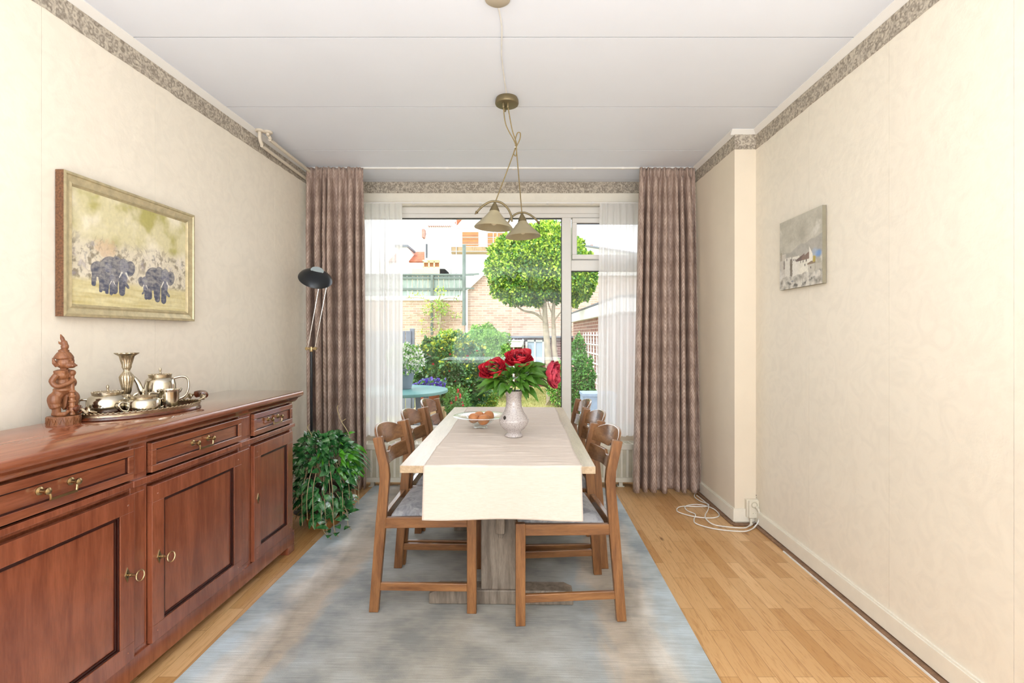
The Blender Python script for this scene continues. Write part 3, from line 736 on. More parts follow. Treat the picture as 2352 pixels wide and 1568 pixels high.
# cream jug
p=thing('silver_cream_jug','small straight pewter cream jug in front of the coffee pot','cream jug',tl(.070,-.050),radians(60)); p.scale=(1.12,1.12,1.2)
m=MB(); m.lathe([(.030,0),(.034,.003),(.035,.010),(.035,.060),(.037,.066),(.034,.066),(.032,.06),(.032,.02),(0,.018)],32); gallery(m,.036,.062,20,.006); m.build('body',M['silver'],p,smooth=True)
m=MB(); carc(m,[(-.035,0,.058),(-.060,0,.062),(-.066,0,.052),(-.064,0,.026),(-.054,0,.012),(-.035,0,.012)],.003); m.build('handle',M['silver'],p,smooth=True)
m=MB(); m.tube([(.026,0,.054),(.040,0,.062),(.048,0,.069)],[.010,.008,.003],8); m.build('spout',M['silver'],p,smooth=True)
# candlestick
m=MB(); m.lathe([(.042,0),(.043,.004),(.036,.010),(.016,.022),(.012,.040),(.016,.052),(.017,.060),(.012,.068),(.016,.078),(.018,.095),(.025,.130),(.026,.140),(.022,.148),(.015,.158),(.011,.166),(.014,.176),(.017,.182),(.016,.188),(.022,.210),(.026,.228),(.042,.240),(.042,.2425),(.012,.240),(.010,.20),(0,.2)],40,0,None,1,1,.035,20)
o=m.build('candlestick',M['silverd'],None,smooth=True); o.location=tl(-.030,.068); tag(o,'fluted pewter candlestick with flared top standing on the tray','candlestick')

# ================================================================ PAINTINGS
def mixc(a,b,t): t=max(0,min(1,t)); return tuple(x*(1-t)+y*t for x,y in zip(a,b))
def sst(a,b,x): t=max(0,min(1,(x-a)/(b-a))); return t*t*(3-2*t)
def fb(x,y,s=0,o=4):
    v=0;a=.5
    for i in range(o): v+=a*noise.noise((x,y,s+i*7.1)); x*=2.03;y*=2.03;a*=.5
    return v
def ell2(x,y,cx,cy,rx,ry,rot=0):
    c,s=cos(rot),sin(rot); dx,dy=x-cx,y-cy; u=(dx*c+dy*s)/rx; v=(-dx*s+dy*c)/ry
    return sqrt(u*u+v*v)-1
def seg(x,y,ax,ay,bx,by,r0,r1):
    dx,dy=bx-ax,by-ay; t=max(0,min(1,((x-ax)*dx+(y-ay)*dy)/(dx*dx+dy*dy))); return sqrt((x-ax-dx*t)**2+(y-ay-dy*t)**2)/(r0+(r1-r0)*t)-1
Y_=[0]
def elephants(u,v):  # u 0..1 left-right, v 0..1 bottom-top, aspect ~1.33
    x=u*1.33; y=v
    n=fb(x*4,y*4); n2=fb(x*14,y*14,5); n3=fb(x*40,y*30,9,3)
    c=mixc(srgb('#dbd2a8'),srgb('#b5ad68'),sst(.05,.45,n+(.55*(1-abs(u-.55)*1.8) if v>.7 else 0)*sst(.7,1,v)))
    c=mixc(c,srgb('#efe6cc'),sst(-.05,.3,fb(x*3+4,y*3,2)))
    if v<.66:
        bush=sst(.66,.5,v)*sst(.12,.25,v)
        c=mixc(c,srgb('#e6dccb'),bush*.7); c=mixc(c,srgb('#857a66'),bush*sst(.0,.32,n2+.5*n3)*.85); c=mixc(c,srgb('#5d5e66'),bush*sst(.15,.4,fb(x*20,y*16,31))*.5)
        c=mixc(c,srgb('#d8b48c'),.55*sst(.25,-.5,ell2(x,y,.32,.53,.13,.08)+1.3*n2))
        c=mixc(c,srgb('#a89fae'),bush*sst(.1,.4,fb(x*10,y*10,22))*.5)
    if v<.26:
        g=sst(.26,.20,v); c=mixc(c,mixc(srgb('#e8dfb4'),srgb('#c9b87c'),.5+fb(x*3,y*26,3)*1.3),g)
    tw=abs(fb(x*9+fb(y*5,x*5,8)*2,y*3,13,2)); c=mixc(c,srgb('#9a8d78'),.55*sst(.035,.0,tw)*sst(.66,.6,v)*sst(.25,.3,v))
    def ink(d,c,k=1.0,dark='#39415f'):
        if d<.12:
            tex=fb(x*16,y*34,17)*.75+.25*n3
            body=mixc(srgb(dark),srgb('#c2bcb0'),.08+.62*sst(-.40,.45,tex+.30*(Y_[0]-.1)))
            c=mixc(c,body,sst(.08,-.02,d)*k)
            c=mixc(c,srgb('#2f3552'),.5*sst(.07,.0,abs(d))*k)
        return c
    def eleph(c,cx,cy,s,fl=1):
        X=(x-cx)/s*fl; Y=(y-cy)/s; Y_[0]=Y
        for d in (ell2(X,Y,-.34,.10,.40,.36),seg(X,Y,-.55,0,-.60,-.62,.13,.11),seg(X,Y,-.18,0,-.20,-.68,.13,.12),seg(X,Y,.12,0,.10,-.72,.14,.12)): c=ink(d,c)
        c=ink(ell2(X,Y,-.08,.22,.22,.30,.2),c,1,'#39405e'); c=ink(ell2(X,Y,.44,.16,.20,.27,-.25),c,1,'#39405e')
        c=ink(ell2(X,Y,.18,.22,.20,.26),c,1,'#5a6180')
        c=ink(seg(X,Y,.2,.05,.22,-.38,.11,.07),c,1,'#6c7088'); c=ink(seg(X,Y,.22,-.38,.36,-.52,.07,.05),c,1)
        for q in (-1,1):
            d=seg(X,Y,.18+q*.09,-.02,.18+q*.2,-.22,.03,.012)
            if d<.1: c=mixc(c,(.85,.82,.74),.9)
        return c
    c=eleph(c,.47,.335,.27); c=eleph(c,.315,.31,.19); c=eleph(c,.365,.235,.155); c=eleph(c,.985,.30,.28); c=eleph(c,.80,.24,.175,-1)
    return tuple(max(0,q*(1+.16*n3+.10*n2)) for q in c)
def houses(u,v):
    x,y=u,v; n=fb(x*3,y*3); n2=fb(x*11,y*11,4); n3=fb(x*40,y*34,6,3)
    c=mixc(srgb('#d0cbbc'),srgb('#b0ab9b'),.5+1.2*n+.5*n2)
    c=mixc(c,srgb('#dcd7cb'),sst(.1,.4,fb(x*4+2,y*4,8)))
    ridge=.50+.16*x+.05*noise.noise((x*5,1,0)); 
    if y<ridge: c=mixc(c,mixc(srgb('#b9b5ac'),srgb('#a09c93'),.5+n2),.75*sst(ridge,ridge-.02,y)*sst(.3,.45,y))
    c=mixc(c,srgb('#6f9ed8'),.8*sst(.4,-.6,ell2(x,y,.92,.40,.07,.05))); c=mixc(c,srgb('#a9c0de'),.5*sst(.3,-.6,ell2(x,y,.84,.43,.07,.06)))
    def rect(x0,x1,y0,y1,col,c,e=.004,jit=.004):
        j=jit*noise.noise((x*30,y*30,3)); 
        if x0+j<x<x1+j and y0+j<y<y1+j: return mixc(srgb(col),mixc(srgb(col),(.5,.47,.42),.5),.35+.8*n2)
        return c
    c=rect(.0,.16,.18,.52,'#cfc8bb',c); c=rect(.02,.06,.43,.55,'#a59a86',c); c=rect(.1,.14,.30,.42,'#958a80',c)
    c=rect(.14,.30,.12,.45,'#e3ded2',c); c=rect(.27,.33,.12,.42,'#7d7264',c); c=rect(.33,.50,.14,.44,'#efeade',c)
    c=rect(.48,.80,.12,.42,'#f2eddd',c)
    # roofs
    if .42<x<.62 and .36<y<.36+.30*(x-.42)+.03 : c=mixc(srgb('#6d5a52'),srgb('#8f7d74'),.5+n2)
    if .55<x<.76 and .36+.0*(x)<y<.40+.32*(x-.55): c=mixc(srgb('#7c6457'),srgb('#a08c80'),.5+n2)
    if .72<x<.80 and y<.47-1.5*(x-.76) and y>.30: c=srgb('#f0ebdf')
    c=rect(.70,.84,.14,.29,'#cfc9ba',c); 
    if .68<x<.86 and .28<y<.30+.25*max(0,.09-abs(x-.77)): c=srgb('#96836f')
    c=rect(.80,.86,.30,.38,'#b9a64e',c); c=rect(.86,.99,.15,.27,'#c9c3b4',c)
    for wx,wy in ((.46,.37),(.52,.33),(.58,.33),(.65,.33),(.62,.27),(.36,.38),(.40,.37),(.75,.22),(.18,.41)): c=rect(wx,wx+.018,wy,wy+.032,'#4c4640',c)
    if x<.28 and y<.34-1.0*x: c=mixc(srgb('#e9e5dc'),srgb('#b6afa4'),.4+1.3*n2)
    if y<.18+.04*noise.noise((x*7,2,0)): c=mixc(srgb('#ded9cd'),srgb('#8d877c'),.3+1.5*n2+.4*n3)
    c=mixc(c,srgb('#55534f'),.85*sst(.035,.0,abs(y-(.19-.16*sin(x*3.2)+.02*n2)))*sst(.1,.25,x)*sst(.0,.2,n2+.12))
    c=mixc(c,srgb('#4e5b78'),.6*sst(0,-.6,ell2(x,y,.33,.10,.05,.015)))
    return tuple(max(0,q*(1+.14*n3)) for q in c)
def canvas_mesh(fn,W,H,nu,nv,thick):
    mb=MB(); cols=[]
    # plane in local y(width)-z(height), facing +x
    mb.grid(lambda u,v:(0,u*W,v*H),nu,nv); 
    for j in range(nv+1):
        for i in range(nu+1): cols.append(fn(i/nu,j/nv))
    return mb,cols
y0,y1,z0,z1=1.935,2.69,1.352,1.930
pt=thing('framed_painting','gilt framed painting of a herd of elephants in dry bush on the left wall','painting',(XL(y0)+.004,y0,z0),-atan2(.035,1))
W,H=y1-y0,z1-z0; fw=.052
mb,cols=canvas_mesh(elephants,W-2*fw,H-2*fw,300,200,0)
o=mb.build('canvas',M['canvas'],pt,col=cols); o.location=(.018,fw,fw)
fr=MB(); fprof=[(0,0),(0,.034),(.010,.036),(.013,.030),(.034,.024),(.042,.027),(.047,.022),(fw,.018),(fw,.006)]
def rectring(o,x): return [(x,o,o),(x,W-o,o),(x,W-o,H-o),(x,o,H-o)]
for o_,x in fprof: fr.v+=rectring(o_,x)
for i in range(len(fprof)-1):
    for k in range(4):
        fr.f.append((i*4+k,i*4+(k+1)%4,(i+1)*4+(k+1)%4,(i+1)*4+k)); fr.m.append(1 if i==0 else 0)
fr.build('frame',[M['goldframe'],M['rustframe']],pt)
MB().box(.001,.006,.02,W-.02,.02,H-.02).build('backing_board',M['cotton'],pt)
# small canvas on the right wall
ya,yb,za,zb=2.535,2.965,1.545,1.948
cv=thing('canvas_painting','small unframed grey canvas of white village houses on the right wall','painting',(XR(yb)-.002,yb,za),pi+(-atan2(.03,1)))
W2,H2=yb-ya,zb-za
mb,cols=canvas_mesh(houses,W2,H2,200,190,0)
o=mb.build('painted_front',M['canvas'],cv,col=cols); o.location=(.0225,0,0)
MB().box(0.002,.022,.0,W2,.0,H2).build('stretched_edge',M['cotton'],cv,bevel=.001)
# ================================================================ DINING TABLE
TZ=.75
tb=thing('dining_table','long bleached oak dining table on a weathered central trestle','table',(-.052,2.785,0),radians(-1.0))
TL,TW=.803,.395
m=MB(); m.box(-TW,TW,-TL,TL,TZ-.030,TZ); m.build('tabletop',M['tabletop'],tb,bevel=.002)
for s in (-1,1):
    yy=s*.43-.0
    m=MB(); m.box(-.095,.085,yy-.03,yy+.03,.075,.70); m.build('trestle_post',M['tableleg'],tb,bevel=.004)
    m=MB(); m.prism([(-.34,.012),(.34,.012),(.34,.06),(.30,.078),(-.30,.078),(-.34,.06)],yy-.045,yy+.045,'y'); m.build('trestle_foot',M['tableleg'],tb,bevel=.004)
    m=MB(); m.box(-.30,.30,yy-.035,yy+.035,.68,.72); m.build('trestle_head',M['tableleg'],tb,bevel=.004)
m=MB(); m.box(-.02,.02,-.52,.52,.36,.46); m.build('stretcher_beam',M['tableleg'],tb,bevel=.003)
for s in (-1,1):
    m=MB(); m.prism([(-.010,.33),(.010,.33),(.014,.48),(-.014,.48)],s*.43+s*.050-.012,s*.43+s*.050+.012,'y'); m.build('wedge_peg',M['tableleg'],tb,bevel=.003)

# runner cloth
rx0,rx1=-.298,.338
def RUN(u,v):
    # v along cloth: near hem up, over edge, along the top to far hem
    lens=[.215,1.606,.16]; tot=sum(lens); s=v*tot; x=rx0+(rx1-rx0)*u
    wr=.0025*noise.noise((x*7,s*16,1))+.0018*noise.noise((x*3,s*40,4))
    wr=max(0,wr)*2
    for sc,ph in ((.66,.1),(.93,.5),(1.22,.9),(1.5,.2)):
        wr+=.0035*math.exp(-((s-.215-(sc-.3)-.01*sin(x*9+ph*7))/.012)**2)*(.5+.5*sin(x*6+ph*9))
    if s<lens[0]:
        t=lens[0]-s; return (x+.012*(.5-u)*-t/.2*.5+.003*sin(u*9)*t/.2, -TL-.004-.010*sin(u*7+1)*(t/.2)-.006*(t/.2), TZ+.0015-t)
    if s<lens[0]+lens[1]:
        return (x+.003*sin(s*9), -TL-.003+(s-lens[0]), TZ+.002+wr)
    t=s-lens[0]-lens[1]; return (x, TL+.004+.006*sin(u*8), TZ+.001-t)
m=MB(); m.grid(RUN,60,330)
rn=m.build('table_runner',M['linen'],None,smooth='all',solid=.0012)
rn.location=tb.location; rn.rotation_euler=tb.rotation_euler
tag(rn,'ecru linen table runner hanging over the near end of the dining table','table runner')

# ================================================================ CHAIRS
def make_chair():
    r=thing('dining_chair','','chair',(0,0,0),0,'dining chairs around the table')
    hw=.225; pt=.026
    prof_l=[(-.245,0),(-.213,.42),(-.195,.60),(-.198,.665),(-.228,.795)]   # back edge
    prof_r=[(-.202,0),(-.166,.42),(-.150,.62),(-.155,.67),(-.186,.803)]
    for s in (-1,1):
        m=MB(); poly=prof_l+prof_r[::-1]
        a,b=(s*hw-pt if s>0 else s*hw),(s*hw if s>0 else s*hw+pt)
        # thickness along y, profile in x-z ; split in quads for clean shading
        for i in range(len(prof_l)-1):
            p0,p1,q0,q1=prof_l[i],prof_l[i+1],prof_r[i],prof_r[i+1]
            n=len(m.v); m.v+=[(p0[0],a,p0[1]),(q0[0],a,q0[1]),(q1[0],a,q1[1]),(p1[0],a,p1[1]),(p0[0],b,p0[1]),(q0[0],b,q0[1]),(q1[0],b,q1[1]),(p1[0],b,p1[1])]
            fs=[(0,1,2,3),(7,6,5,4),(1,5,6,2),(4,0,3,7)]
            if i==0: fs.append((0,4,5,1))
            if i==len(prof_l)-2: fs.append((3,2,6,7))
            m.f+=[tuple(k+n for k in f) for f in fs]; m.m+=[0]*len(fs)
        o=m.build('rear_leg',M['oakchair'],r)
        bm=bmesh.new(); bm.from_mesh(o.data); bmesh.ops.remove_doubles(bm,verts=bm.verts,dist=1e-5); bm.to_mesh(o.data); bm.free()
        md=o.modifiers.new('bevel','BEVEL'); md.width=.003; md.segments=2; md.limit_method='ANGLE'; md.angle_limit=radians(50)
        m=MB(); m.box(.205,.248,a,b,0,.446); m.build('front_leg',M['oakchair'],r,bevel=.003)
        m=MB(); 
        ya,yb=(a+.003,b-.003)
        m.prism([(-.172,.383),(.206,.392),(.206,.442),(-.172,.432)],ya,yb,'y'); m.build('side_rail',M['oakchairx'],r,bevel=.003)
        m=MB(); m.prism([(-.206,.098),(.206,.098),(.206,.134),(-.204,.134)],ya+.002,yb-.002,'y'); m.build('stretcher',M['oakchairx'],r,bevel=.003)
    m=MB(); m.box(.212,.242,-hw+pt,hw-pt,.392,.44); m.build('front_rail',M['oakchairy'],r,bevel=.003)
    m=MB(); m.box(-.205,-.180,-hw+pt,hw-pt,.385,.43); m.build('rear_rail',M['oakchairy'],r,bevel=.003)
    # seat cushion
    m=MB(); 
    def cush(u,v):
        x=-.150+.385*u; y=-.198+.396*v
        e=1-max(abs(2*u-1),abs(2*v-1))**7
        return (x,y,.447+.022*e+.020*(sin(pi*u)*sin(pi*v))**.6*1.0-.010*(1-u))
    m.grid(cush,18,18)
    top=len(m.v)
    # skirt
    def edge(i,n=18): return i
    rim=[j for j in range(19)]+[19*k+18 for k in range(1,19)]+[19*18+17-k for k in range(18)]+[19*(17-k) for k in range(17)]
    low=[]
    for k in rim:
        x,y,z=m.v[k]; m.v.append((x,y,.425-.010*(1-(x+.15)/.385))); low.append(len(m.v)-1)
    for k in range(len(rim)):
        j=(k+1)%len(rim); m.f.append((rim[k],rim[j],low[j],low[k])); m.m.append(0)
    m.f.append(tuple(low)); m.m.append(0)
    m.build('seat',M['seat'],r,smooth=True,bevel=.006,ang=60)
    # curved slats
    def slat(name,zt,zb,bow,x0,th=.014,n=28):
        m=MB(); yw=hw-pt*.5
        for i in range(n+1):
            t=-1+2*i/n; y=yw*t; d=bow*(1-t*t)
            a_=zt(t); b_=zb(t)
            for (z,) in ((b_,),(a_,)):
                lean=(z-.62)*-.22
                m.v+=[(x0-d+lean,y,z),(x0-d+lean+th,y,z)]
        for i in range(n):
            k=i*4
            m.f+=[(k,k+2,k+6,k+4),(k+1,k+5,k+7,k+3),(k+2,k+3,k+7,k+6),(k,k+4,k+5,k+1)]
        m.f+=[(0,1,3,2),(n*4,n*4+2,n*4+3,n*4+1)]; m.m=[0]*len(m.f)
        return m.build(name,M['oakchairy'],r,smooth=True,bevel=.003,ang=45)
    def rampn(t,a,b): t=abs(t); return 1 if t<a else (0 if t>b else 1-(t-a)/(b-a))
    slat('backrest_top_slat',lambda t:.768+.055*(1-abs(t)**2.6),lambda t:.716+.018*rampn(t,.10,.22) +.0*t,.052,-.175)
    slat('backrest_lower_slat',lambda t:.700-.016*rampn(t,.12,.22),lambda t:.625+.004*rampn(t,.3,.6),.045,-.172)
    for z in (.733,.686):
        m=MB(); m.ell((-.241+(.70-z)*.05,0,z),(.009,.010,.009),12,8); m.build('peg',M['dark'],r,smooth=True)
    return r
proto=make_chair()
spots=[(-.412,2.465,-1.5,'grey seated dining chair nearest the camera, on the sideboard side of the table'),
 (-.392,2.930,-1,'grey seated dining chair in the middle of the row facing away from the sideboard'),
 (-.366,3.395,-1,'grey seated dining chair nearest the window, on the sideboard side of the table'),
 (.238,2.380,180+4.5,'grey seated dining chair nearest the camera, on the socket side of the table'),
 (.262,2.880,180+2,'grey seated dining chair in the middle of the row on the socket side'),
 (.262,3.385,180-1,'grey seated dining chair nearest the window, on the socket side of the table')]
for i,(x,y,a,lab) in enumerate(spots):
    o=proto if i==0 else copy_tree(proto)
    o.location=(x,y,.011); o.rotation_euler=(0,0,radians(a)); o['label']=lab; o['category']='chair'

# ================================================================ ON THE TABLE
CZ=TZ+.0045
vx,vy=0.0,2.545
m=MB(); m.lathe([(.030,.0),(.044,0),(.047,.004),(.045,.010),(.034,.018),(.036,.026),(.055,.040),(.069,.058),(.0765,.078),(.077,.088),(.0745,.091),(.066,.106),(.052,.126),(.043,.150),(.0395,.175),(.040,.205),(.046,.228),(.050,.236),(.046,.235),(.037,.21),(.035,.17),(.040,.14),(.03,.10),(0,.10)],56)
m.ell((-.046,-.055,.104),(.007,.004,.010),10,8,1)
o=m.build('vase',[M['vase'],M['dark']],None,smooth=True,ang=50); o.location=(vx,vy,CZ)
tag(o,'speckled grey pink ceramic vase holding peonies on the table runner','vase')
def petal(mb,c,R,az,tilt,curl,L_,Wd,cup,seed=0,ruf=.05,nu=8,nv=9):
    ca,sa=cos(az),sin(az); rad=R@Vector((ca,sa,0)); lat=R@Vector((-sa,ca,0)); ax=R@Vector((0,0,1))
    C=[Vector((0,0,0))]; Nn=[]
    for j in range(nv+1):
        ph=tilt-curl*(j/nv); d=rad*sin(ph)+ax*cos(ph); Nn.append(ax*sin(ph)-rad*cos(ph))
        if j<nv: C.append(C[-1]+d*L_/nv)
    def P(u,v):
        j=int(round(v*nv)); s=(u-.5)*2; t=j/nv
        w_=Wd*(sin(pi*(.10+.62*t))**.8)*(1 if t<.7 else sqrt(max(.0,1-((t-.7)/.32)**2)))
        r_=ruf*Wd*(noise.noise((s*2.2,t*2.5,seed*3.3))*2+ (sin(s*9+seed)*.5 if t>.75 else 0))
        return c+C[j]+lat*w_*s+Nn[j]*(cup*w_*s*s+r_)+C[j].normalized()*(r_*.8 if t>.8 else 0)
    mb.grid(P,nu,nv)
def leafm(mb,base,d,up,L_,W_,droop=.3,mi=0,n=6,fold=.25):
    d=Vector(d).normalized(); side=d.cross(Vector(up)); 
    if side.length<1e-3: side=d.orthogonal()
    side.normalize(); nn=side.cross(d).normalized()
    vs=[];fs=[]
    for i in range(n+1):
        t=i/n; w_=W_*(sin(pi*t**.8)**.9 if 0<t<1 else 0)
        c=base+d*(L_*t)+nn*(L_*.12*sin(pi*t))-Vector((0,0,1))*droop*L_*t*t
        vs+=[c-side*w_+nn*w_*fold, c, c+side*w_+nn*w_*fold]
    for i in range(n):
        k=i*3; fs+=[(k,k+1,k+4,k+3),(k+1,k+2,k+5,k+4)]
    mb.add(vs,fs,mi)
rnd=random.Random(21)
V0=Vector((vx,vy,CZ))
def peony(name,head,dirn,rad,lab,matp,seed,lobe,open_=1.0):
    rnd=random.Random(seed)
    t=thing(name,lab,'flower',V0+Vector((0,0,.12)),0,'red peonies in the vase')
    O=t.location
    H=Vector(head)-O
    z=Vector(dirn).normalized(); R=z.to_track_quat('Z','Y').to_matrix()
    m=MB(); base=H-z*rad*.35
    for ring,(n,tilt,curl,L_,W_,cup) in enumerate(((6,104,66,1.30,.58,.5),(6,92,62,1.22,.56,.55),(6,80,52,1.05,.50,.65),(5,56,66,.85,.42,.9))):
        for k in range(n):
            petal(m,base,R,2*pi*k/n+ring*.6+rnd.uniform(-.2,.2),radians(tilt*open_+rnd.uniform(-12,12)),radians(curl+rnd.uniform(-14,14)),rad*L_*rnd.uniform(.85,1.12),rad*W_*rnd.uniform(.85,1.15),cup,seed+k+ring*9,.10)
    m.build('petals',matp,t,smooth='all',solid=.0006)
    c=MB()
    for k in range(90):
        th=k*2.4; r_=rad*.46*sqrt(k/90); o_=R@Vector((cos(th),sin(th),0))
        p=H+o_*r_+z*rad*(.16-.10*(k/90)+rnd.uniform(-.05,.05))
        c.tube([base,base.lerp(p,.7),p,p+z*rad*.10+o_*rad*.05],[rad*.015,rad*.03,rad*.05,rad*.03],5)
    c.build('stamens',M['petald'],t,smooth=True)
    st=MB(); mid=Vector((H.x*.18,H.y*.18,.12)); sb_=base-z*rad*.12
    st.tube(spline([Vector((0,0,0)),mid,mid.lerp(sb_,.55)+Vector((0,0,.012)),sb_],6),.0038,8); st.ell(base-z*rad*.02,(rad*.2,)*3,10,8)
    st.build('stem',M['stem'],t,smooth=True)
    lf=MB()
    for (th0,spread,el0,el1,z0,z1,n,L0) in lobe:
        for k in range(n):
            th=radians(th0+rnd.uniform(-spread,spread)); el=radians(rnd.uniform(el0,el1)); zz_=rnd.uniform(z0,z1)
            b=Vector((.035*cos(th)*rnd.uniform(.3,1.2),.03*sin(th)*rnd.uniform(.3,1.2),zz_-.12))
            d=Vector((cos(th)*cos(el),sin(th)*cos(el)*.85,sin(el)))
            j=b+d*rnd.uniform(.02,.05); lf.tube([b,j],.0016,4,0,False)
            for q,s_ in ((0,0),(.7,1),(-.7,1)):
                dd=Matrix.Rotation(q,3,'Z')@d
                leafm(lf,j,dd,(rnd.uniform(-.4,.4),-.7,.7),rnd.uniform(.8,1.1)*L0*1.2*(1-.2*abs(s_)),rnd.uniform(.014,.021),rnd.uniform(.0,.38),0,7,.3)
    lf.build('leaves',M['leaf'],t,smooth='all')
    return t
peony('peony',(-.102,2.505,1.105),(-.22,-.62,.62),.070,'deep red peony leaning left in the vase',M['petal'],1,((180,50,-8,35,.26,.33,12,.115),(235,50,-30,15,.26,.30,5,.07)),.95)
peony('peony',(.030,2.525,1.158),(.03,-.50,.80),.068,'dark red open peony standing tallest in the middle of the vase',M['petal'],2,((270,180,10,42,.26,.32,12,.085),(20,50,15,45,.26,.32,8,.10)),.95)
peony('peony',(.196,2.54,1.080),(.88,-.38,-.02),.074,'faded rose red peony drooping to the right seen from its side',M['petalp'],3,((0,45,-8,38,.26,.33,13,.12),(-50,35,-30,5,.26,.29,5,.08)),.85)
# bowl with eggs
bx,by=-.188,2.78
m=MB(); m.lathe([(0,.004),(.030,.003),(.036,0),(.040,.002),(.034,.010),(.040,.016),(.062,.030),(.080,.048),(.086,.058),(.110,.063),(.150,.066),(.154,.068),(.150,.0695),(.110,.067),(.084,.064),(.076,.052),(.058,.034),(.036,.021),(0,.019)],56)
o=m.build('glass_bowl',M['glass'],None,smooth=True); o.location=(bx,by,CZ); tag(o,'clear pressed glass bowl with wide flat rim holding brown eggs','bowl')
for i,(x,y,z,rz,tl_,lab) in enumerate(((-.036,-.028,.056,20,80,'brown egg at the left front of the glass bowl'),(.022,-.044,.050,100,75,'brown egg lowest at the right front of the glass bowl'),(-.010,.022,.058,60,70,'brown egg at the back of the bowl, mostly behind the left egg'),(.045,.008,.064,-30,78,'brown egg standing highest at the right of the glass bowl'))):
    m=MB(); m.lathe([(.0225*sin(pi*k/16)*(1+.10*cos(pi*k/16)),-.029*cos(pi*k/16)) for k in range(17)],24)
    m.v=[(a if abs(a)>1e-9 else 0,b,c) for a,b,c in m.v]
    o=m.build('egg',M['egg'],None,smooth='all'); o.location=(bx+x,by+y,CZ+z+.002); o.rotation_euler=(radians(tl_),0,radians(rz)); o.scale=(1.27,1.27,1.2)
    tag(o,lab,'egg','brown eggs in the glass bowl')

# ================================================================ PENDANT LAMP
LX,LY=-.040,2.875
pl=thing('pendant_lamp','two-shade brass pendant lamp with arched arms above the dining table','pendant lamp',(LX,LY,0))
m=MB(); m.lathe([(0,2.618),(.058,2.618),(.066,2.622),(.069,2.630),(.067,2.648),(.062,CEIL-.001)],40); m.build('ceiling_plate',M['brasslamp'],pl,smooth=True)
for dx,dy in ((.006,-.03),(-.012,.018),(-.02,-.03)):
    m=MB(); m.lathe([(.006,2.59),(.008,2.594),(.008,2.612),(.006,2.62)],12,0,Matrix.Translation((dx,dy,0))); m.build('cable_grip',M['brasslamp'],pl,smooth=True)
KN=Vector((.052,.02,2.375))
SH=[(Vector((-.068,-.06,2.03)),1),(Vector((.092,.22,2.035)),-1)]
m=MB()
m.tube(spline([(-.02,-.03,2.60),(-.005,-.01,2.50),KN+Vector((-.004,0,.03)),KN+Vector((-.01,0,-.02)),SH[0][0]+Vector((0.0,0,0))],8),.0032,8)
m.tube(spline([(.006,-.03,2.60),(.03,0,2.48),KN+Vector((.004,0,.03)),KN+Vector((.006,0,-.03)),SH[1][0]+Vector((0,0,0))],8),.0032,8)
m.tube(spline([KN+Vector((0,0,0)),KN+Vector((-.002,0,.05)),KN+Vector((.010,0,.09)),KN+Vector((.026,0,.09)),KN+Vector((.024,0,.055)),KN+Vector((.004,0,.01)),KN+Vector((-.012,0,-.03)),KN+Vector((0,0,-.045)),KN+Vector((.006,0,-.02))],6),.0032,8)
m.build('cord',M['cordgold'],pl,smooth=True)
m=MB(); m.tube([KN+Vector((.010*cos(a),.010*sin(a),.004)) for a in [2*pi*i/12 for i in range(12)]],.0025,6,closed=True); m.build('cable_tie',M['cordw'],pl,smooth=True)
for k,(A,sg) in enumerate(SH):
    T=Matrix.Translation(A)@Matrix.Rotation(radians(3*sg),4,'Y')
    m=MB(); m.lathe([(.0245,-.040),(.030,-.050),(.060,-.085),(.104,-.128),(.1115,-.139),(.1105,-.141),(.100,-.132),(.058,-.090),(.028,-.055),(.022,-.045)],48,0,T)
    m.v=m.v; sh=m.build('lamp_shade',M['shade'],pl,smooth=True)
    m=MB(); m.lathe([(0,.012),(.004,.010),(.008,.002),(.024,-.030),(.029,-.043),(.020,-.044),(.018,-.075),(0,-.076)],28,0,T); m.build('lamp_holder',M['brasslamp'],sh,smooth=True)
    m=MB(); m.ell(T@Vector((0,0,-.100)),(.022,.022,.027),16,12); m.build('bulb',M['bulb'],sh,smooth=True)
    m=MB(); pts=[]
    # arch: tip on the -sg side, other end tucked down beside the shade
    for i in range(25):
        a=radians(205-(205-0)*i/24) if 0 else None
    P=[(-.100,0,-.055),(-.072,0,-.022),(-.035,0,.004),(0,0,.012),(.040,0,.004),(.075,0,-.025),(.097,0,-.065),(.103,0,-.100)]
    P=[T@Vector((x*sg,y,z)) for x,y,z in P]
    pp=spline(P,6); m.tube(pp,.0062,10)
    d=(P[0]-P[1]).normalized(); m.tube([P[0]-d*.004,P[0],P[0]+d*.018],[.0065,.010,.001],10)
    m.build('arched_arm',M['brasslamp'],pl,smooth=True)
rc=thing('ceiling_rose','round beige ceiling box at the top edge feeding the pendant cable','ceiling box',(-.066,2.0,CEIL))
m=MB(); m.lathe([(0,-.024),(.044,-.024),(.052,-.018),(.054,-.001)],36); m.build('cover',M['rose'],rc,smooth=True)
m=MB(); m.tube(spline([(0,.05,-.006),(.012,.2,-.0045),(.006,.42,-.0045),(.014,.62,-.0045),(.024,.80,-.0045)],8),.0035,8); m.build('cable',M['cordw'],rc,smooth=True)

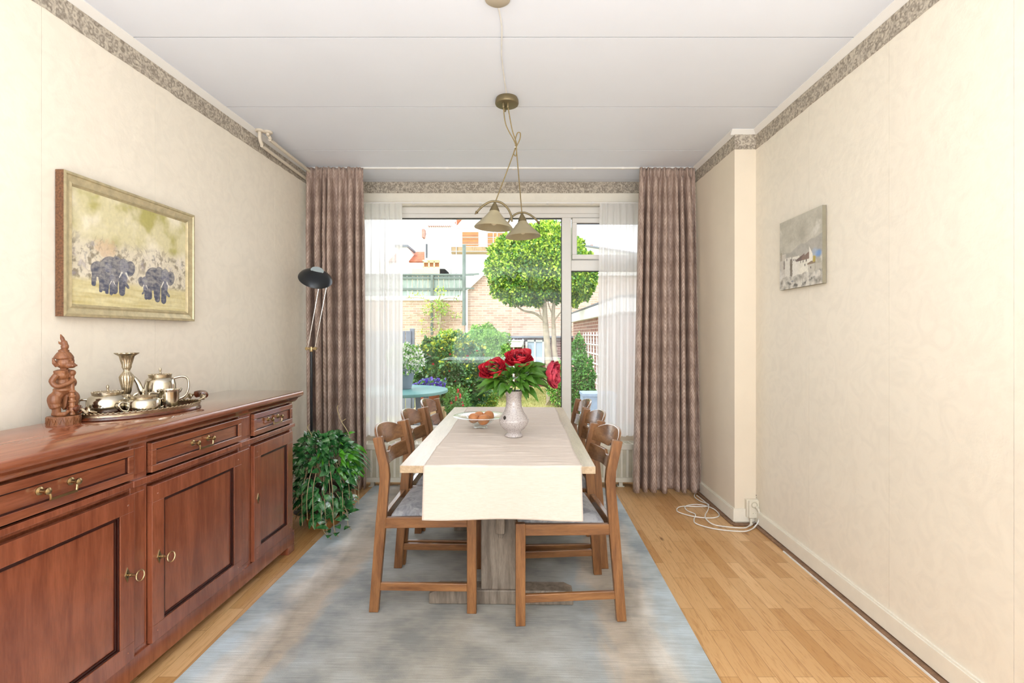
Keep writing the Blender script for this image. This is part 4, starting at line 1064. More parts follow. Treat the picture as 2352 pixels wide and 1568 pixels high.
# ================================================================ FLOOR LAMP
fl=thing('floor_lamp','black reading floor lamp with dish head and twin chrome arms before the left curtain','floor lamp',(-1.475,3.585,0))
m=MB(); m.lathe([(0,.022),(.05,.022),(.11,.012),(.12,.004),(.12,0)],36); m.build('base',M['black'],fl,smooth=True)
m=MB(); m.tube([(0,0,.01),(0,0,1.165)],.0095,14); m.build('pole',M['black'],fl,smooth=True)
m=MB(); m.bar((-.034,0,1.178),(.034,0,1.178),.018,.014); m.lathe([(.012,1.155),(.014,1.165),(.012,1.19)],12); m.tube([(-.03,-.012,1.178),(-.03,.012,1.178)],.012,10); m.tube([(.03,-.012,1.178),(.03,.012,1.178)],.012,10); m.build('joint',M['brass'],fl,smooth=True)
HD=Vector((.045,-.03,1.70))
m=MB(); m.tube([(-.026,0,1.18),(.062,-.02,1.620)],.0038,8); m.tube([(.026,0,1.18),(.118,-.02,1.628)],.0038,8); m.build('twin_arm',M['chrome'],fl,smooth=True)
zax=Vector((.36,-.56,.75)).normalized(); R=zax.to_track_quat('Z','Y').to_matrix().to_4x4()
T=Matrix.Translation(HD)@R
hd=MB(); hd.lathe([(0,.030),(.04,.028),(.08,.016),(.108,-.004),(.118,-.022),(.114,-.026),(.10,-.014),(.06,.006),(0,.012)],44,0,T,1,1)
head=hd.build('lamp_head',M['black'],fl,smooth=True)
up=Vector((0,0,1)); 
q=MB(); off=Matrix.Translation((.012,.040,0)); q.lathe([(.046,.020),(.044,.0275),(.0,.031)],32,0,T@off); q.build('lens',M['lens'],head,smooth=True)
q=MB(); q.tube([(.052,-.02,1.622),(.128,-.02,1.630)],.010,12); q.tube([(.09,-.02,1.626),HD+Vector((.035,-.02,-.04))],.008,8); q.tube([(.075,-.032,1.624),(.105,-.032,1.627)],.006,8); q.build('head_bracket',M['chrome'],head,smooth=True)

# ================================================================ HOUSE PLANT
hp=thing('potted_plant','bushy trailing house plant with glossy variegated leaves beside the sideboard','plant',(-1.285,3.33,0))
m=MB(); m.lathe([(0,0),(.10,0),(.105,.01),(.115,.05),(.118,.055),(.118,.07),(.09,.068),(.02,.06),(0,.06)],30); m.build('stand',M['wicker'],hp,smooth=True)
m=MB(); m.lathe([(.085,.068),(.11,.22),(.122,.23),(.122,.25),(.11,.25),(.10,.235),(0,.23)],30); m.build('pot',M['darkpot'],hp,smooth=True)
rnd=random.Random(44); lf=MB(); st=MB(); lb=MB()
for k in range(640):
    th=rnd.uniform(0,2*pi); ph=rnd.uniform(-1,1); rr=rnd.uniform(.62,1.0)
    z=.34+.255*ph; rad_=.215*sqrt(max(0.05,1-(ph*.93)**2))*rr
    if z<.2: rad_=.20*rr*(.75+.25*z/.2)
    p=Vector((rad_*cos(th)*.95,rad_*sin(th)*.9,max(.03,z)))
    out=Vector((cos(th),sin(th),.25+.8*max(0,ph)))
    d=(out*.7+Vector((rnd.uniform(-.6,.6),rnd.uniform(-.6,.6),rnd.uniform(-1.1,.25)))).normalized()
    up_=(Vector((cos(th),sin(th),.6))+Vector((rnd.uniform(-.4,.4),rnd.uniform(-.4,.4),rnd.uniform(-.3,.3))))
    L_=rnd.uniform(.055,.095)
    if p.z+d.z*L_<.02: d.z=.1
    leafm(lf,p,d,up_,L_,L_*rnd.uniform(.21,.27),rnd.uniform(0,.25),0,6,.18)
for k in range(60):  # long narrow leaves on top
    th=rnd.uniform(0,2*pi); p=Vector((.10*cos(th)*rnd.random()+.02,.10*sin(th)*rnd.random(),rnd.uniform(.42,.56)))
    d=Vector((cos(th)*.9,sin(th)*.9,rnd.uniform(.2,1.1)))
    leafm(lb if (k%3==0 and cos(th)>-.2) else lf,p,d,(0,0,1),rnd.uniform(.12,.20),rnd.uniform(.010,.016),rnd.uniform(.3,.8),0,7,.3)
for k in range(70):
    th=rnd.uniform(-.8,.9); p=Vector((.12+.08*rnd.random(),-.10+.2*rnd.random(),rnd.uniform(.36,.52))); leafm(lb,p,Vector((cos(th),sin(th)-.5,rnd.uniform(-.9,.2))),(0,-1,.6),rnd.uniform(.06,.10),rnd.uniform(.009,.014),.3,0,6,.2)
for k in range(26):
    th=rnd.uniform(0,2*pi); r_=rnd.uniform(.12,.24)
    st.tube(spline([(0,0,.24),(r_*.5*cos(th),r_*.5*sin(th),.42+rnd.uniform(-.05,.08)),(r_*cos(th),r_*sin(th),.30),(r_*1.05*cos(th),r_*1.0*sin(th),rnd.uniform(.05,.18))],5),.0022,5)
for (dx,dy) in ((.06,-.20),(.14,-.22),(.19,-.12),(.11,-.26)):
    e=Vector((dx+.05,dy-.04,.02)); st.tube(spline([(dx*.5,dy*.5,.24),(dx,dy,.14),(dx+.02,dy-.02,.05),e],6),.0022,5)
    for q in range(4):
        b=Vector((dx,dy,.14)).lerp(e,q/3.3)+Vector((0,0,.01)); leafm(lf,b,Vector((rnd.uniform(-.8,.9),rnd.uniform(-.9,.1),.12)),(0,-.3,1),.085,.021,.02,0,6,.15)
st.tube(spline([(.10,0,.42),(.16,0,.50),(.17,.0,.60),(.115,.0,.70),(.09,.0,.78),(.10,0,.80)],6),.0025,6); st.tube(spline([(.12,0,.69),(.15,0,.71)],2),.002,5)
st.tube(spline([(-.05,-.05,.5),(-.06,-.05,.60),(-.09,-.05,.66),(-.075,-.05,.68)],5),.003,6)
leafm(lb,Vector((.165,0,.61)),(1,0,.3),(0,-1,.5),.05,.009,.1); 
for (x,z) in ((.27,.50),(.29,.47),(.26,.44)): leafm(lf,Vector((.19,-.05,z)),(1,-.1,.2),(0,-.6,1),.16,.009,.7)
lf.build('leaves',M['hoya'],hp,smooth='all'); lb.build('bright_leaves',M['hoya2'],hp,smooth='all'); st.build('stems',M['vine'],hp,smooth=True)

# ================================================================ SOCKET, PLUG, CABLES
YF=YC-.014
sk=thing('wall_socket','cream surface-mounted double wall socket at the foot of the wall column','socket',(1.610,YC,0))
m=MB(); m.box(-.048,.032,-.030,0,.055,.172); m.build('back_box',M['cream_pl'],sk,bevel=.003)
m=MB(); m.box(-.036,.034,-.042,-.030,.052,.168); m.build('cover_plate',M['cream_pl'],sk,bevel=.003)
m=MB(); m.tube([(-.001+.020*cos(q*pi/14),-.0425,.140+.020*sin(q*pi/14)) for q in range(28)],.0016,6,1,True,True); m.ell((-.001,-.042,.140),(.0175,.0015,.0175),24,8,1); m.ell((-.001,-.0432,.140),(.015,.0012,.015),24,8,0)
for dx in (-.008,.008): m.ell((dx-.001,-.0425,.085),(.003,.002,.003),8,6,1)
m.build('outlet',[M['cream_pl'],M['radgrey']],sk,smooth=True)
pg=thing('power_plug','cream angled plug in the wall socket with its hanging leads','plug',(1.610,YC,0))
m=MB(); m.tube([(.010,-.044,.128),(.014,-.062,.120),(.018,-.066,.105)],[.009,.010,.006],12); m.box(-.030,-.016,-.044,-.034,.006,.05); m.build('plug_body',M['cream_pl'],pg,smooth=True)
m=MB(); m.tube(spline([(.018,-.066,.106),(.018,-.068,.07),(.004,-.072,.03),(-.02,-.078,.009),(-.03,-.09,.006)],5),.0042,8); m.build('lead',M['cordw'],pg,smooth=True)
def floor_pt(px,py):
    d=EYE*F/(py-CY); return Vector(((px-CX)*d/F,d,.005))
path=[(1598,1133),(1595,1143),(1608,1152),(1626,1160),(1625,1164),(1600,1166),(1575,1164),(1558,1168),(1556,1176),(1580,1186),(1610,1190),(1640,1192),(1652,1184),(1640,1172),(1620,1163),(1600,1161),(1580,1162),(1573,1168),(1580,1175),(1597,1184),(1594,1195),(1600,1206),(1640,1216),(1690,1223),(1720,1220),(1745,1205),(1746,1200),(1735,1203),(1722,1210)]
m=MB(); pts=[floor_pt(*p) for p in path]
for i,p in enumerate(pts): p.z=.006+.004*(i%2)
m.tube(spline(pts,5),.0038,8)
path2=[(1600,1140),(1618,1155),(1627,1164),(1626,1175),(1620,1185),(1622,1196),(1640,1208),(1680,1215),(1712,1215),(1724,1208)]
pts=[floor_pt(*p) for p in path2]
for i,p in enumerate(pts): p.z=.010+.003*(i%2)
m.tube(spline(pts,5),.0038,8)
tag(m.build('extension_cable',M['cordw'],None,smooth=True),'white extension cable lying in loose loops on the parquet by the wall column','cable')
m=MB(); m.tube([(1.640,YC-.007,.178),(1.643,YC-.007,.188),(1.638,YC-.007,.197)],.0032,8); m.tube([(1.646,YC-.010,.186),(1.65,YC-.008,.36)],.0015,5)
tag(m.build('cable_clip',M['dark'],None,smooth=True),'small dark cable clip above the wall socket in the corner','cable clip')
# ================================================================ THE GARDEN
GZ=-.08
def grass():
    t=NT('yellow_green_lawn'); n=t.noise(t.coord(),3,4); n2=t.noise(t.coord(),60,4,.7)  # yellow-green grass colour, mottled at random
    c=t.ramp(n,[(.3,srgb('#9aa65a')),(.6,srgb('#c9c383'))]); c=t.mix(.5,c,t.ramp(n2,[(.3,srgb('#7c8b40')),(.65,(1,1,1))]),'MULTIPLY')
    t.c(c,t.b.inputs['Base Color']); t.b.inputs['Roughness'].default_value=.9; t.bump(n2,.6,.02); return t.m
M['lawn']=grass()
def brick(name,c1,c2,mo,sc=1,wb=.21,hb=.065,ax='xz'):
    t=NT(name); tc=t.new('TexCoord'); sp=t.new('SeparateXYZ'); cb=t.new('CombineXYZ'); t.c(tc.outputs['Object'],sp.inputs[0])
    t.c(sp.outputs['X' if ax[0]=='x' else 'Y'],cb.inputs['X']); t.c(sp.outputs['Z' if ax[1]=='z' else 'Y'],cb.inputs['Y'])
    b=t.new('TexBrick'); t.c(cb.outputs[0],b.inputs['Vector']); b.inputs['Scale'].default_value=sc
    b.inputs['Brick Width'].default_value=wb; b.inputs['Row Height'].default_value=hb; b.inputs['Mortar Size'].default_value=.007; b.inputs['Mortar Smooth'].default_value=.3
    b.inputs['Color1'].default_value=(*srgb(c1),1); b.inputs['Color2'].default_value=(*srgb(c2),1); b.inputs['Mortar'].default_value=(*srgb(mo),1)
    n=t.noise(t.coord((1,1,1)),1.2,5,.7); c=t.mix(.5,b.outputs['Color'],t.ramp(n,[(.35,(.68,.66,.64)),(.6,(1,1,1))]),'MULTIPLY')
    t.c(c,t.b.inputs['Base Color']); t.b.inputs['Roughness'].default_value=.85; t.bump(b.outputs['Fac'],-.4,.01); return t.m
M['brickp']=brick('pale_pinkish_brick','#c0a692','#a78b78','#cbbdac')
M['brickd']=brick('dark_red_brick','#7d4f45','#5e3a34','#b7a89a')
M['bricks']=brick('side_brick','#a5776a','#8a5f55','#d0c4b8',ax='yz')
M['paver']=brick('grey_paving','#b0aaa0','#9b958b','#8a847a',wb=.3,hb=.3,ax='xy')
M['render']=plain('white_rendered_wall','#efefee',.8,var=.03,vs=1)
M['ply']=plain('orange_plywood','#a07040',.7,var=.15,vs=3)
M['lwood']=plain('new_pale_timber','#dfc092',.7,var=.1)
M['steel']=plain('galvanised_steel','#9fa3a6',.4,.5)
M['rtile']=brick('orange_roof_tile','#b86a48','#9c5638','#7d432c',wb=.25,hb=.3)
M['greenf']=wood('weathered_green_fence_board','#7d8f86','#abb8ae','z',.8,0,6)
M['greend']=plain('green_painted_post','#616f67',.6,var=.15)
M['greyf']=plain('grey_fence_board','#6c727a',.7,var=.12)
M['bark']=plain('pale_lichened_bark','#a59a84',.85,var=.3,vs=14,bump=.5,bs=30)
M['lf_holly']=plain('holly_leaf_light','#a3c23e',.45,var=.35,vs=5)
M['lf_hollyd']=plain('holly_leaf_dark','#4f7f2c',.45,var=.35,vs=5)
M['lf_bush']=plain('camellia_leaf','#507d45',.4,var=.45,vs=6,coat=.3)
M['lf_yel']=plain('yellow_green_leaf','#a4b13c',.5,var=.3,vs=6)
M['lf_light']=plain('soft_light_green_leaf','#93c05a',.6,var=.25,vs=4)
M['lf_mid']=plain('mid_green_leaf','#5c9440',.5,var=.3,vs=6)
M['wflower']=plain('white_blossom','#f1f0ea',.6)
M['pflower']=plain('violet_blossom','#6d55c2',.6)
M['rflower']=plain('red_blossom','#c8283a',.6)
M['pinkfl']=plain('pink_blossom','#e0a39c',.6)
M['teal']=plain('teal_painted_table','#5e8c8a',.45,var=.05)
M['greypot']=plain('grey_blue_pot','#7d8894',.6,var=.05)
M['lblue']=plain('pale_blue_plastic','#9fb4cb',.5)
M['postw']=wood('rough_garden_post','#8a7452','#b9a27c','z',.8)
M['wplast']=plain('white_planter_plastic','#dfe6e4',.5)
M['dglass']=plain('dark_shed_glass','#3a3f42',.1,.0,coat=.6)
def tagx(o,l,c,g=None): return tag(o,l,c,g)
struct(MB().box(-30,30,YB+.30,60,GZ-.2,GZ-.02).build('ground',M['lawn']))
struct(MB().box(-6,6,YB+.30,7.6,GZ-.02,GZ).build('patio',M['paver']))
rnd=random.Random(5); gm=MB()
for k in range(16000):
    x=rnd.uniform(-1.8,1.35); y=rnd.uniform(7.7,12.6); h=rnd.uniform(.02,.05); a=rnd.uniform(0,pi); dx,dy=.006*cos(a),.006*sin(a)
    n=len(gm.v); gm.v+=[(x-dx,y-dy,GZ-.02),(x+dx,y+dy,GZ-.02),(x+rnd.uniform(-.02,.02),y+rnd.uniform(-.02,.02),GZ-.02+h)]; gm.f.append((n,n+1,n+2)); gm.m.append(0)
tag(gm.build('grass',M['lawn']),'short yellow green lawn grass beyond the patio','grass',kind='stuff')

def leaves(mb,rnd,n,shape,size,mi_fn,flat=.35):
    for k in range(n):
        p,nr=shape(rnd); 
        d=Vector((rnd.gauss(0,1),rnd.gauss(0,1),rnd.gauss(0,1))); d=(d+nr*.9).normalized()
        side=d.cross(Vector((rnd.gauss(0,1),rnd.gauss(0,1),rnd.gauss(0,1)))); 
        if side.length<.1: continue
        side.normalize(); s=size*rnd.uniform(.7,1.3); nn=side.cross(d)
        i=len(mb.v); c=p
        mb.v+=[tuple(c),tuple(c+d*s*.5+side*s*flat+nn*s*.08),tuple(c+d*s),tuple(c+d*s*.5-side*s*flat+nn*s*.08)]
        mb.f+=[(i,i+1,i+2),(i,i+2,i+3)]; m=mi_fn(rnd,p); mb.m+=[m,m]
def blob(c,r,lump=.18,fr=3.0,shell=.25,bottom=None):
    c=Vector(c)
    def f(rnd):
        while True:
            v=Vector((rnd.gauss(0,1),rnd.gauss(0,1),rnd.gauss(0,1))).normalized()
            if bottom is not None and v.z<bottom and rnd.random()<.9: continue
            break
        l=1+lump*noise.noise(v*fr+c)*2
        k=l*(1-shell*rnd.random()**1.6)
        return Vector((c.x+v.x*r[0]*k,c.y+v.y*r[1]*k,c.z+v.z*r[2]*k)), v
    return f
# --- topiary tree
tt=thing('topiary_tree','rounded clipped holly tree with two pale trunks on the lawn','tree',(.80,9.9,GZ-.02))
D=9.9
def loc(px,py,d,o): return at(px,py,d)-o.location
rnd=random.Random(9); m=MB()
C1=loc(1205,618,D,tt); C2=loc(1290,620,D,tt)
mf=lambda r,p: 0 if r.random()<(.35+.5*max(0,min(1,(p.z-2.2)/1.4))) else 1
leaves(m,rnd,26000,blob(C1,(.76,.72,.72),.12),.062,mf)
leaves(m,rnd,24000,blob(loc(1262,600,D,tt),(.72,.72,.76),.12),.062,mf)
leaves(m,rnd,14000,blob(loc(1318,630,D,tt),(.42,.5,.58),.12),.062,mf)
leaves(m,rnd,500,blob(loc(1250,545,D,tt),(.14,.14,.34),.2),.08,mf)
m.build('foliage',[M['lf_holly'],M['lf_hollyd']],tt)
m=MB()
m.tube(spline([loc(1263,900,D,tt)*1 if 0 else loc(1264,925,D,tt),loc(1262,850,D,tt),loc(1256,780,D,tt),loc(1252,730,D,tt),loc(1250,690,D,tt),loc(1238,640,D,tt)],6),[.085-.055*i/30 for i in range(31)],12)
m.tube(spline([loc(1288,925,D-.1,tt),loc(1284,860,D-.1,tt),loc(1274,810,D,tt),loc(1272,760,D,tt),loc(1272,700,D,tt),loc(1290,640,D,tt)],6),[.07-.045*i/30 for i in range(31)],12)
m.build('trunk',M['bark'],tt,smooth=True)
m=MB()
m.tube(spline([loc(1252,738,D,tt),loc(1230,720,D,tt),loc(1200,712,D,tt),loc(1172,690,D,tt)],6),[.03-.018*i/18 for i in range(19)],8)
for a,b,c_ in (((1274,735),(1290,715),(1310,700)),((1254,720),(1240,700),(1225,680)),((1270,725),(1262,705),(1258,690)),((1256,745),(1243,725),(1238,705))):
    m.tube(spline([loc(*a,D,tt),loc(*b,D,tt),loc(*c_,D,tt)],5),[.018-.009*i/10 for i in range(11)],6)
m.build('branches',M['bark'],tt,smooth=True)
# --- shrubs
def shrub(name,lab,x,y,parts,mats,size,n,seed,cat='shrub',trunk=True,group=None,mfn=None):
    o=thing(name,lab,cat,(x,y,GZ-.02 if y>7.6 else GZ),0,group); rnd=random.Random(seed); m=MB()
    mfn=mfn or (lambda r,p: r.randrange(len(mats)))
    for (px,py,d,rx,rz,k) in parts:
        leaves(m,rnd,int(n*k),blob(at(px,py,d)-o.location,(rx,rx*.8,rz),.2),size,mfn)
    lfp=m.build('foliage',mats,o)
    if trunk:
        t=MB()
        for i,(px,py,d,rx,rz,k) in enumerate(parts):
            c=at(px,py,d)-o.location
            for q in range(3): t.tube(spline([(0.03*q,0,0),(c.x*.5+.04*q,c.y*.5,c.z*.5),c+Vector((.1*q-.1,0,rz*.3))],4),[.018-.0012*i2 for i2 in range(9)],6)
        t.build('stems',M['bark'],o,smooth=True)
    return o
shrub('camellia_bush','dense dark green camellia bush with yellow young leaves behind the teal table',-.90,7.0,[(1040,855,7.0,.42,.50,1),(990,850,7.1,.28,.42,.6),(1075,880,7.0,.28,.30,.4)],[M['lf_bush'],M['lf_yel'],M['rflower']],.052,30000,31,mfn=lambda r,p:(1 if r.random()<(.40 if p.z>1.15 else (.12 if p.z>.85 else .03)) else (2 if r.random()<.012 else 0)))
shrub('laurel_bush','bright yellow green bush behind the camellia',-1.35,9.2,[(1028,800,9.2,.30,.30,1),(1000,840,9.2,.34,.36,.6)],[M['lf_yel'],M['lf_light']],.05,9000,32,group=None)
shrub('round_light_bush','large round soft light green bush before the brick wall',-.65,10.4,[(1108,830,10.4,.58,.72,1)],[M['lf_light'],M['lf_light'],M['lf_mid']],.038,34000,33)
shrub('low_green_bush','mid green shrub low beside the garden post',-.55,8.0,[(1112,895,8.0,.22,.30,.5),(1100,925,8.0,.25,.14,.5)],[M['lf_mid'],M['lf_yel'],M['lf_light']],.038,8500,34)
shrub('rose_bush','rose bush with pink blooms against the side brick wall',.93,7.0,[(1330,880,7.0,.20,.42,1),(1328,815,7.3,.10,.28,.25)],[M['lf_mid'],M['lf_bush'],M['pinkfl']],.034,9500,35,mfn=lambda r,p:(2 if r.random()<.012 else (0 if r.random()<.6 else 1)))
shrub('flowering_bush','pale flowering shrub at the foot of the trees on the right',.62,9.6,[(1285,880,9.4,.22,.40,1)],[M['lf_light'],M['lf_mid'],M['pinkfl']],.036,8000,36,mfn=lambda r,p:(2 if r.random()<.04 else r.randrange(2)))
shrub('low_flower_bush','low pale yellow leaved bush at the lawn edge left of the vase',-.62,8.4,[(1085,925,8.4,.22,.16,1)],[M['lf_yel'],M['pinkfl'],M['lf_light']],.035,3600,37,mfn=lambda r,p:(1 if r.random()<.15 else (0 if r.random()<.3 else 2)))
# --- garden posts
for px,h,lab in ((1063,.34,'short rough garden post, left of the pair by the lawn'),(1073,.42,'short rough garden post, right of the pair by the lawn')):
    p=at(px,930,6.6); o=MB().box(-.028,.028,-.03,.03,0,.30+h*.2).build('garden_post',M['postw'],None,bevel=.006); o.location=(p.x,6.6,GZ); tagx(o,lab,'post','garden posts by the camellia')
# --- teal table with pot
tx,ty=-1.27,5.55
tbl=thing('garden_table','round teal garden table on the patio','garden table',(tx,ty,GZ))
m=MB(); m.lathe([(0,.700),(.48,.700),(.52,.708),(.525,.722),(.52,.738),(.48,.742),(0,.742)],56); m.build('tabletop',M['teal'],tbl,smooth=True)
for k in range(4):
    a=pi/4+k*pi/2; m=MB(); m.bar((.33*cos(a),.33*sin(a),.70),(.40*cos(a),.40*sin(a),0),.055,.055); m.build('leg',M['greyf'],tbl,bevel=.006)
pot=thing('flower_pot','grey blue flower pot standing on the teal garden table','flower pot',(-1.26,5.62,GZ+.742))
m=MB(); m.lathe([(.085,0),(.09,.004),(.128,.205),(.138,.21),(.14,.235),(.13,.237),(.122,.20),(0,.195)],36); m.build('pot',M['greypot'],pot,smooth=True)
wpl=thing('white_flowering_plant','white blossoming plant growing in the grey blue pot','plant',(-1.26,5.62,GZ+.94))
m=MB(); rnd=random.Random(71); leaves(m,rnd,2600,blob((0.02,0,.13),(.20,.18,.17),.15),.032,lambda r,p:0 if r.random()<.5 else (1 if r.random()<.6 else 2)); m.build('foliage',[M['wflower'],M['lf_mid'],M['lf_light']],wpl)
m=MB(); 
for k in range(6): m.tube([(.02*cos(k),.02*sin(k),-.001),(.1*cos(k),.1*sin(k),.16)],.005,6)
m.build('stems',M['stem'],wpl)
# violet flowers in low pot behind the table, fuchsia beside it
vp=thing('violet_flower_pot','terracotta pot of violet flowers on a crate behind the teal table','flower pot',(-1.09,6.35,GZ))
m=MB(); m.lathe([(.10,.42),(.14,.60),(.15,.61),(.15,.635),(.13,.63),(0,.62)],28); m.build('pot',M['terra'],vp,smooth=True)
m=MB(); m.box(-.2,.2,-.15,.15,0,.10).box(-.2,.2,-.15,.15,.13,.25).box(-.2,.2,-.15,.15,.28,.41); m.box(-.19,.19,-.14,.14,.05,.40); m.build('crate',M['lwood'],vp,bevel=.004)
m=MB(); rnd=random.Random(72); leaves(m,rnd,1500,blob((.02,0,.69),(.18,.14,.09),.2),.035,lambda r,p:0 if (p.z>.68 and r.random()<.7) else 1); m.build('flowers',[M['pflower'],M['lf_mid']],vp)
fu=thing('fuchsia_plant','small fuchsia with red hanging blooms beside the teal table','plant',(-.72,6.25,GZ))
m=MB(); m.lathe([(.09,0),(.12,.17),(.13,.18),(.13,.20),(0,.19)],28); m.build('pot',M['terra'],fu,smooth=True)
m=MB(); 
for k in range(7): m.tube(spline([(0,0,.19),(.05*cos(k),.05*sin(k),.45),(.13*cos(k*1.3),.10*sin(k),.60+.02*k)],4),.004,5)
m.build('stems',M['stem'],fu)
m=MB(); rnd=random.Random(73); leaves(m,rnd,600,blob((0,0,.50),(.15,.13,.20),.2),.04,lambda r,p:0)
for px,py,q in ((.02,-.08,.66),(.05,-.1,.60),(.0,-.1,.57),(-.06,-.1,.5),(.08,-.08,.50)): m.ell((px,py,q),(.014,.014,.024),8,6,1); m.ell((px,py,q-.03),(.018,.018,.012),8,6,1)
m.build('foliage',[M['lf_mid'],M['rflower']],fu)
# terracotta pot under table
m=MB(); m.lathe([(.12,0),(.17,.27),(.185,.28),(.185,.32),(.16,.32),(.15,.28),(0,.27)],30); o=m.build('terracotta_pot',M['terra'],None,smooth=True); o.location=(-1.25,5.95,GZ); tagx(o,'large empty terracotta pot under the teal garden table','pot')
# blue crate right
cr_=thing('blue_storage_crate','pale blue plastic crate on the patio at the right window','crate',(1.05,6.15,GZ))
m=MB(); m.box(-.2,.2,-.15,.15,0,.02).box(-.2,.2,-.15,-.135,.02,.62).box(-.2,.2,.135,.15,.02,.62).box(-.2,-.185,-.135,.135,.02,.62).box(.185,.2,-.135,.135,.02,.62)
m.build('bin',M['lblue'],cr_,bevel=.006)
m=MB(); m.box(-.21,.21,-.16,.16,.60,.64); m.build('lid',M['lblue'],cr_,bevel=.006)
# --- left grey screen fence and white shed panel
fn=thing('grey_screen_fence','dark grey vertical board screen left behind the flowering pot','fence',(-2.25,8.2,GZ))
m=MB()
for k in range(11): m.box(-.55+k*.10,-.46+k*.10,-.015,.015,0,1.42-.02*(k%2)*0)
m.build('boards',M['greyf'],fn,bevel=.003)
m=MB(); m.box(-.56,.56,.015,.05,.3,.38).box(-.56,.56,.015,.05,1.1,1.18); m.build('rail',M['greyf'],fn)
for x in (-.55,.55): MB().box(x-.035,x+.035,.015,.085,0,1.46).build('post',M['greyf'],fn,bevel=.004)
# --- back walls
Dw=14.0
def zz(py,d): return EYE-(py-CY)*d/F
def xx(px,d): return (px-CX)*d/F
w1=thing('garden_wall','pale brick garden wall under the green fence','wall',(-3.4,Dw,GZ-.02))
m=MB(); m.box(-3.6,2.0,-.0,.25,0,zz(690,Dw)-GZ+.02); m.build('brickwork',M['brickp'],w1)
m=MB(); m.box(-3.6,2.0,-.04,.29,zz(690,Dw)-GZ+.02,zz(680,Dw)-GZ+.02); m.build('coping',M['render'],w1,bevel=.01)
w2=thing('brick_outbuilding','taller pale brick outbuilding wall behind the holly tree','outbuilding',(xx(1075,Dw),Dw-.1,GZ-.02))
x0=0; xr=6.0; b0=-GZ+.02
m=MB(); m.prism([(0,0),(xr,0),(xr,zz(634,Dw)+b0),(xx(1110,Dw)-xx(1075,Dw),zz(634,Dw)+b0),(0,zz(668,Dw)+b0)],0,2.5,'y'); m.build('brickwork',M['brickp'],w2)
m=MB(); m.bar((-.02,1.2,zz(668,Dw)+b0+.02),(xx(1110,Dw)-xx(1075,Dw),1.2,zz(634,Dw)+b0+.03),2.6,.06); m.box(xx(1110,Dw)-xx(1075,Dw),xr,-.05,2.55,zz(634,Dw)+b0,zz(634,Dw)+b0+.06); m.build('roof_edge',M['render'],w2)
gf=thing('green_board_fence','weathered green vertical board fence on top of the garden wall','fence',(-3.1,Dw+.1,zz(680,Dw)))
m=MB(); xe=xx(1068,Dw)+3.1; H=zz(632,Dw)-zz(680,Dw)
k=-2.5
while k<xe-.18:
    m.box(k,k+.14,-.012,.012,0,H); k+=.15
m.prism([(k,H),(xe,H),(xe,H*.75),(k+.02,0),(k,0)],-.012,.012,'y')
m.build('boards',M['greenf'],gf,bevel=.004)
m=MB(); m.box(-2.5,xe+.02,-.05,-.012,H-.10,H-.04).box(-2.5,xe+.75,-.05,-.012,H*.30,H*.30+.06); m.box(-2.5,xe+.25,-.07,.04,H,H+.05); m.build('rail',M['greend'],gf,bevel=.004)
for px in (992,): MB().box(xx(px,Dw)+3.1-.035,xx(px,Dw)+3.1+.035,-.12,-.05,-1.1,H+.02).build('post',M['greend'],gf,bevel=.005)
gp=thing('metal_post','tall thin dark green post rising above the brick wall','post',(xx(1066,13.7),13.7,GZ-.02))
m=MB(); m.tube([(0,0,zz(745,13.7)+b0),(0,0,zz(562,13.7)+b0)],.05,12); m.lathe([(.06,zz(747,13.7)+b0),(.06,zz(740,13.7)+b0)],12); m.build('pole',M['greend'],gp,smooth=True)
m=MB(); m.bar((0,0,zz(631,13.7)+b0),(.42,0,zz(629,13.7)+b0),.05,.05); m.bar((0,0,zz(662,13.7)+b0),(.28,0,zz(662,13.7)+b0),.04,.04); m.bar((0,.05,zz(700,13.7)+b0),(0,.3,zz(700,13.7)+b0),.04,.04); m.build('bracket',M['greend'],gp)
# climbing plant on wall
cl=thing('climbing_vine','sparse climbing vine trained on the pale brick garden wall','climber',(xx(1005,13.9),13.9,GZ-.02))
m=MB(); l_=MB(); rnd=random.Random(90)
def vp_(px,py): return Vector((xx(px,13.85)-cl.location.x,-.05,zz(py,13.85)+b0))
m.tube(spline([vp_(1008,760),vp_(1012,720),vp_(1006,700),vp_(1012,675)],6),[.035]*6+[.025]*6+[.02]*7,8)
for L0 in ([(1010,700),(990,692),(965,684),(930,684)],[(1010,690),(1030,684),(1050,686)],[(1008,718),(985,716),(960,722),(935,730)],[(1010,722),(1030,722),(1060,728)],[(1008,740),(985,738),(960,742)],[(1012,742),(1035,736)],[(1007,755),(990,762),(965,768)]):
    pts=[vp_(*p) for p in L0]; m.tube(spline(pts,5),.014,6)
    for p in spline(pts,2):
        if rnd.random()<.6: leaves(l_,rnd,16,blob(p+Vector((0,-.05,rnd.uniform(0,.08))),(.10,.08,.06)),.055,lambda r,p:r.randrange(2))
for p in ((1012,670),(1005,700),(1012,705),(983,710),(1020,705)): leaves(l_,rnd,60,blob(vp_(*p)+Vector((0,-.08,0)),(.15,.1,.13)),.06,lambda r,p:r.randrange(2))
for k in range(26):
    a=vp_(rnd.uniform(930,1050),rnd.uniform(690,770)); m.tube([a,a+Vector((rnd.uniform(-.3,.3),0,rnd.uniform(-.1,.15)))],.006,5)
m.build('stems',M['bark'],cl); l_.build('foliage',[M['lf_light'],M['lf_yel']],cl)
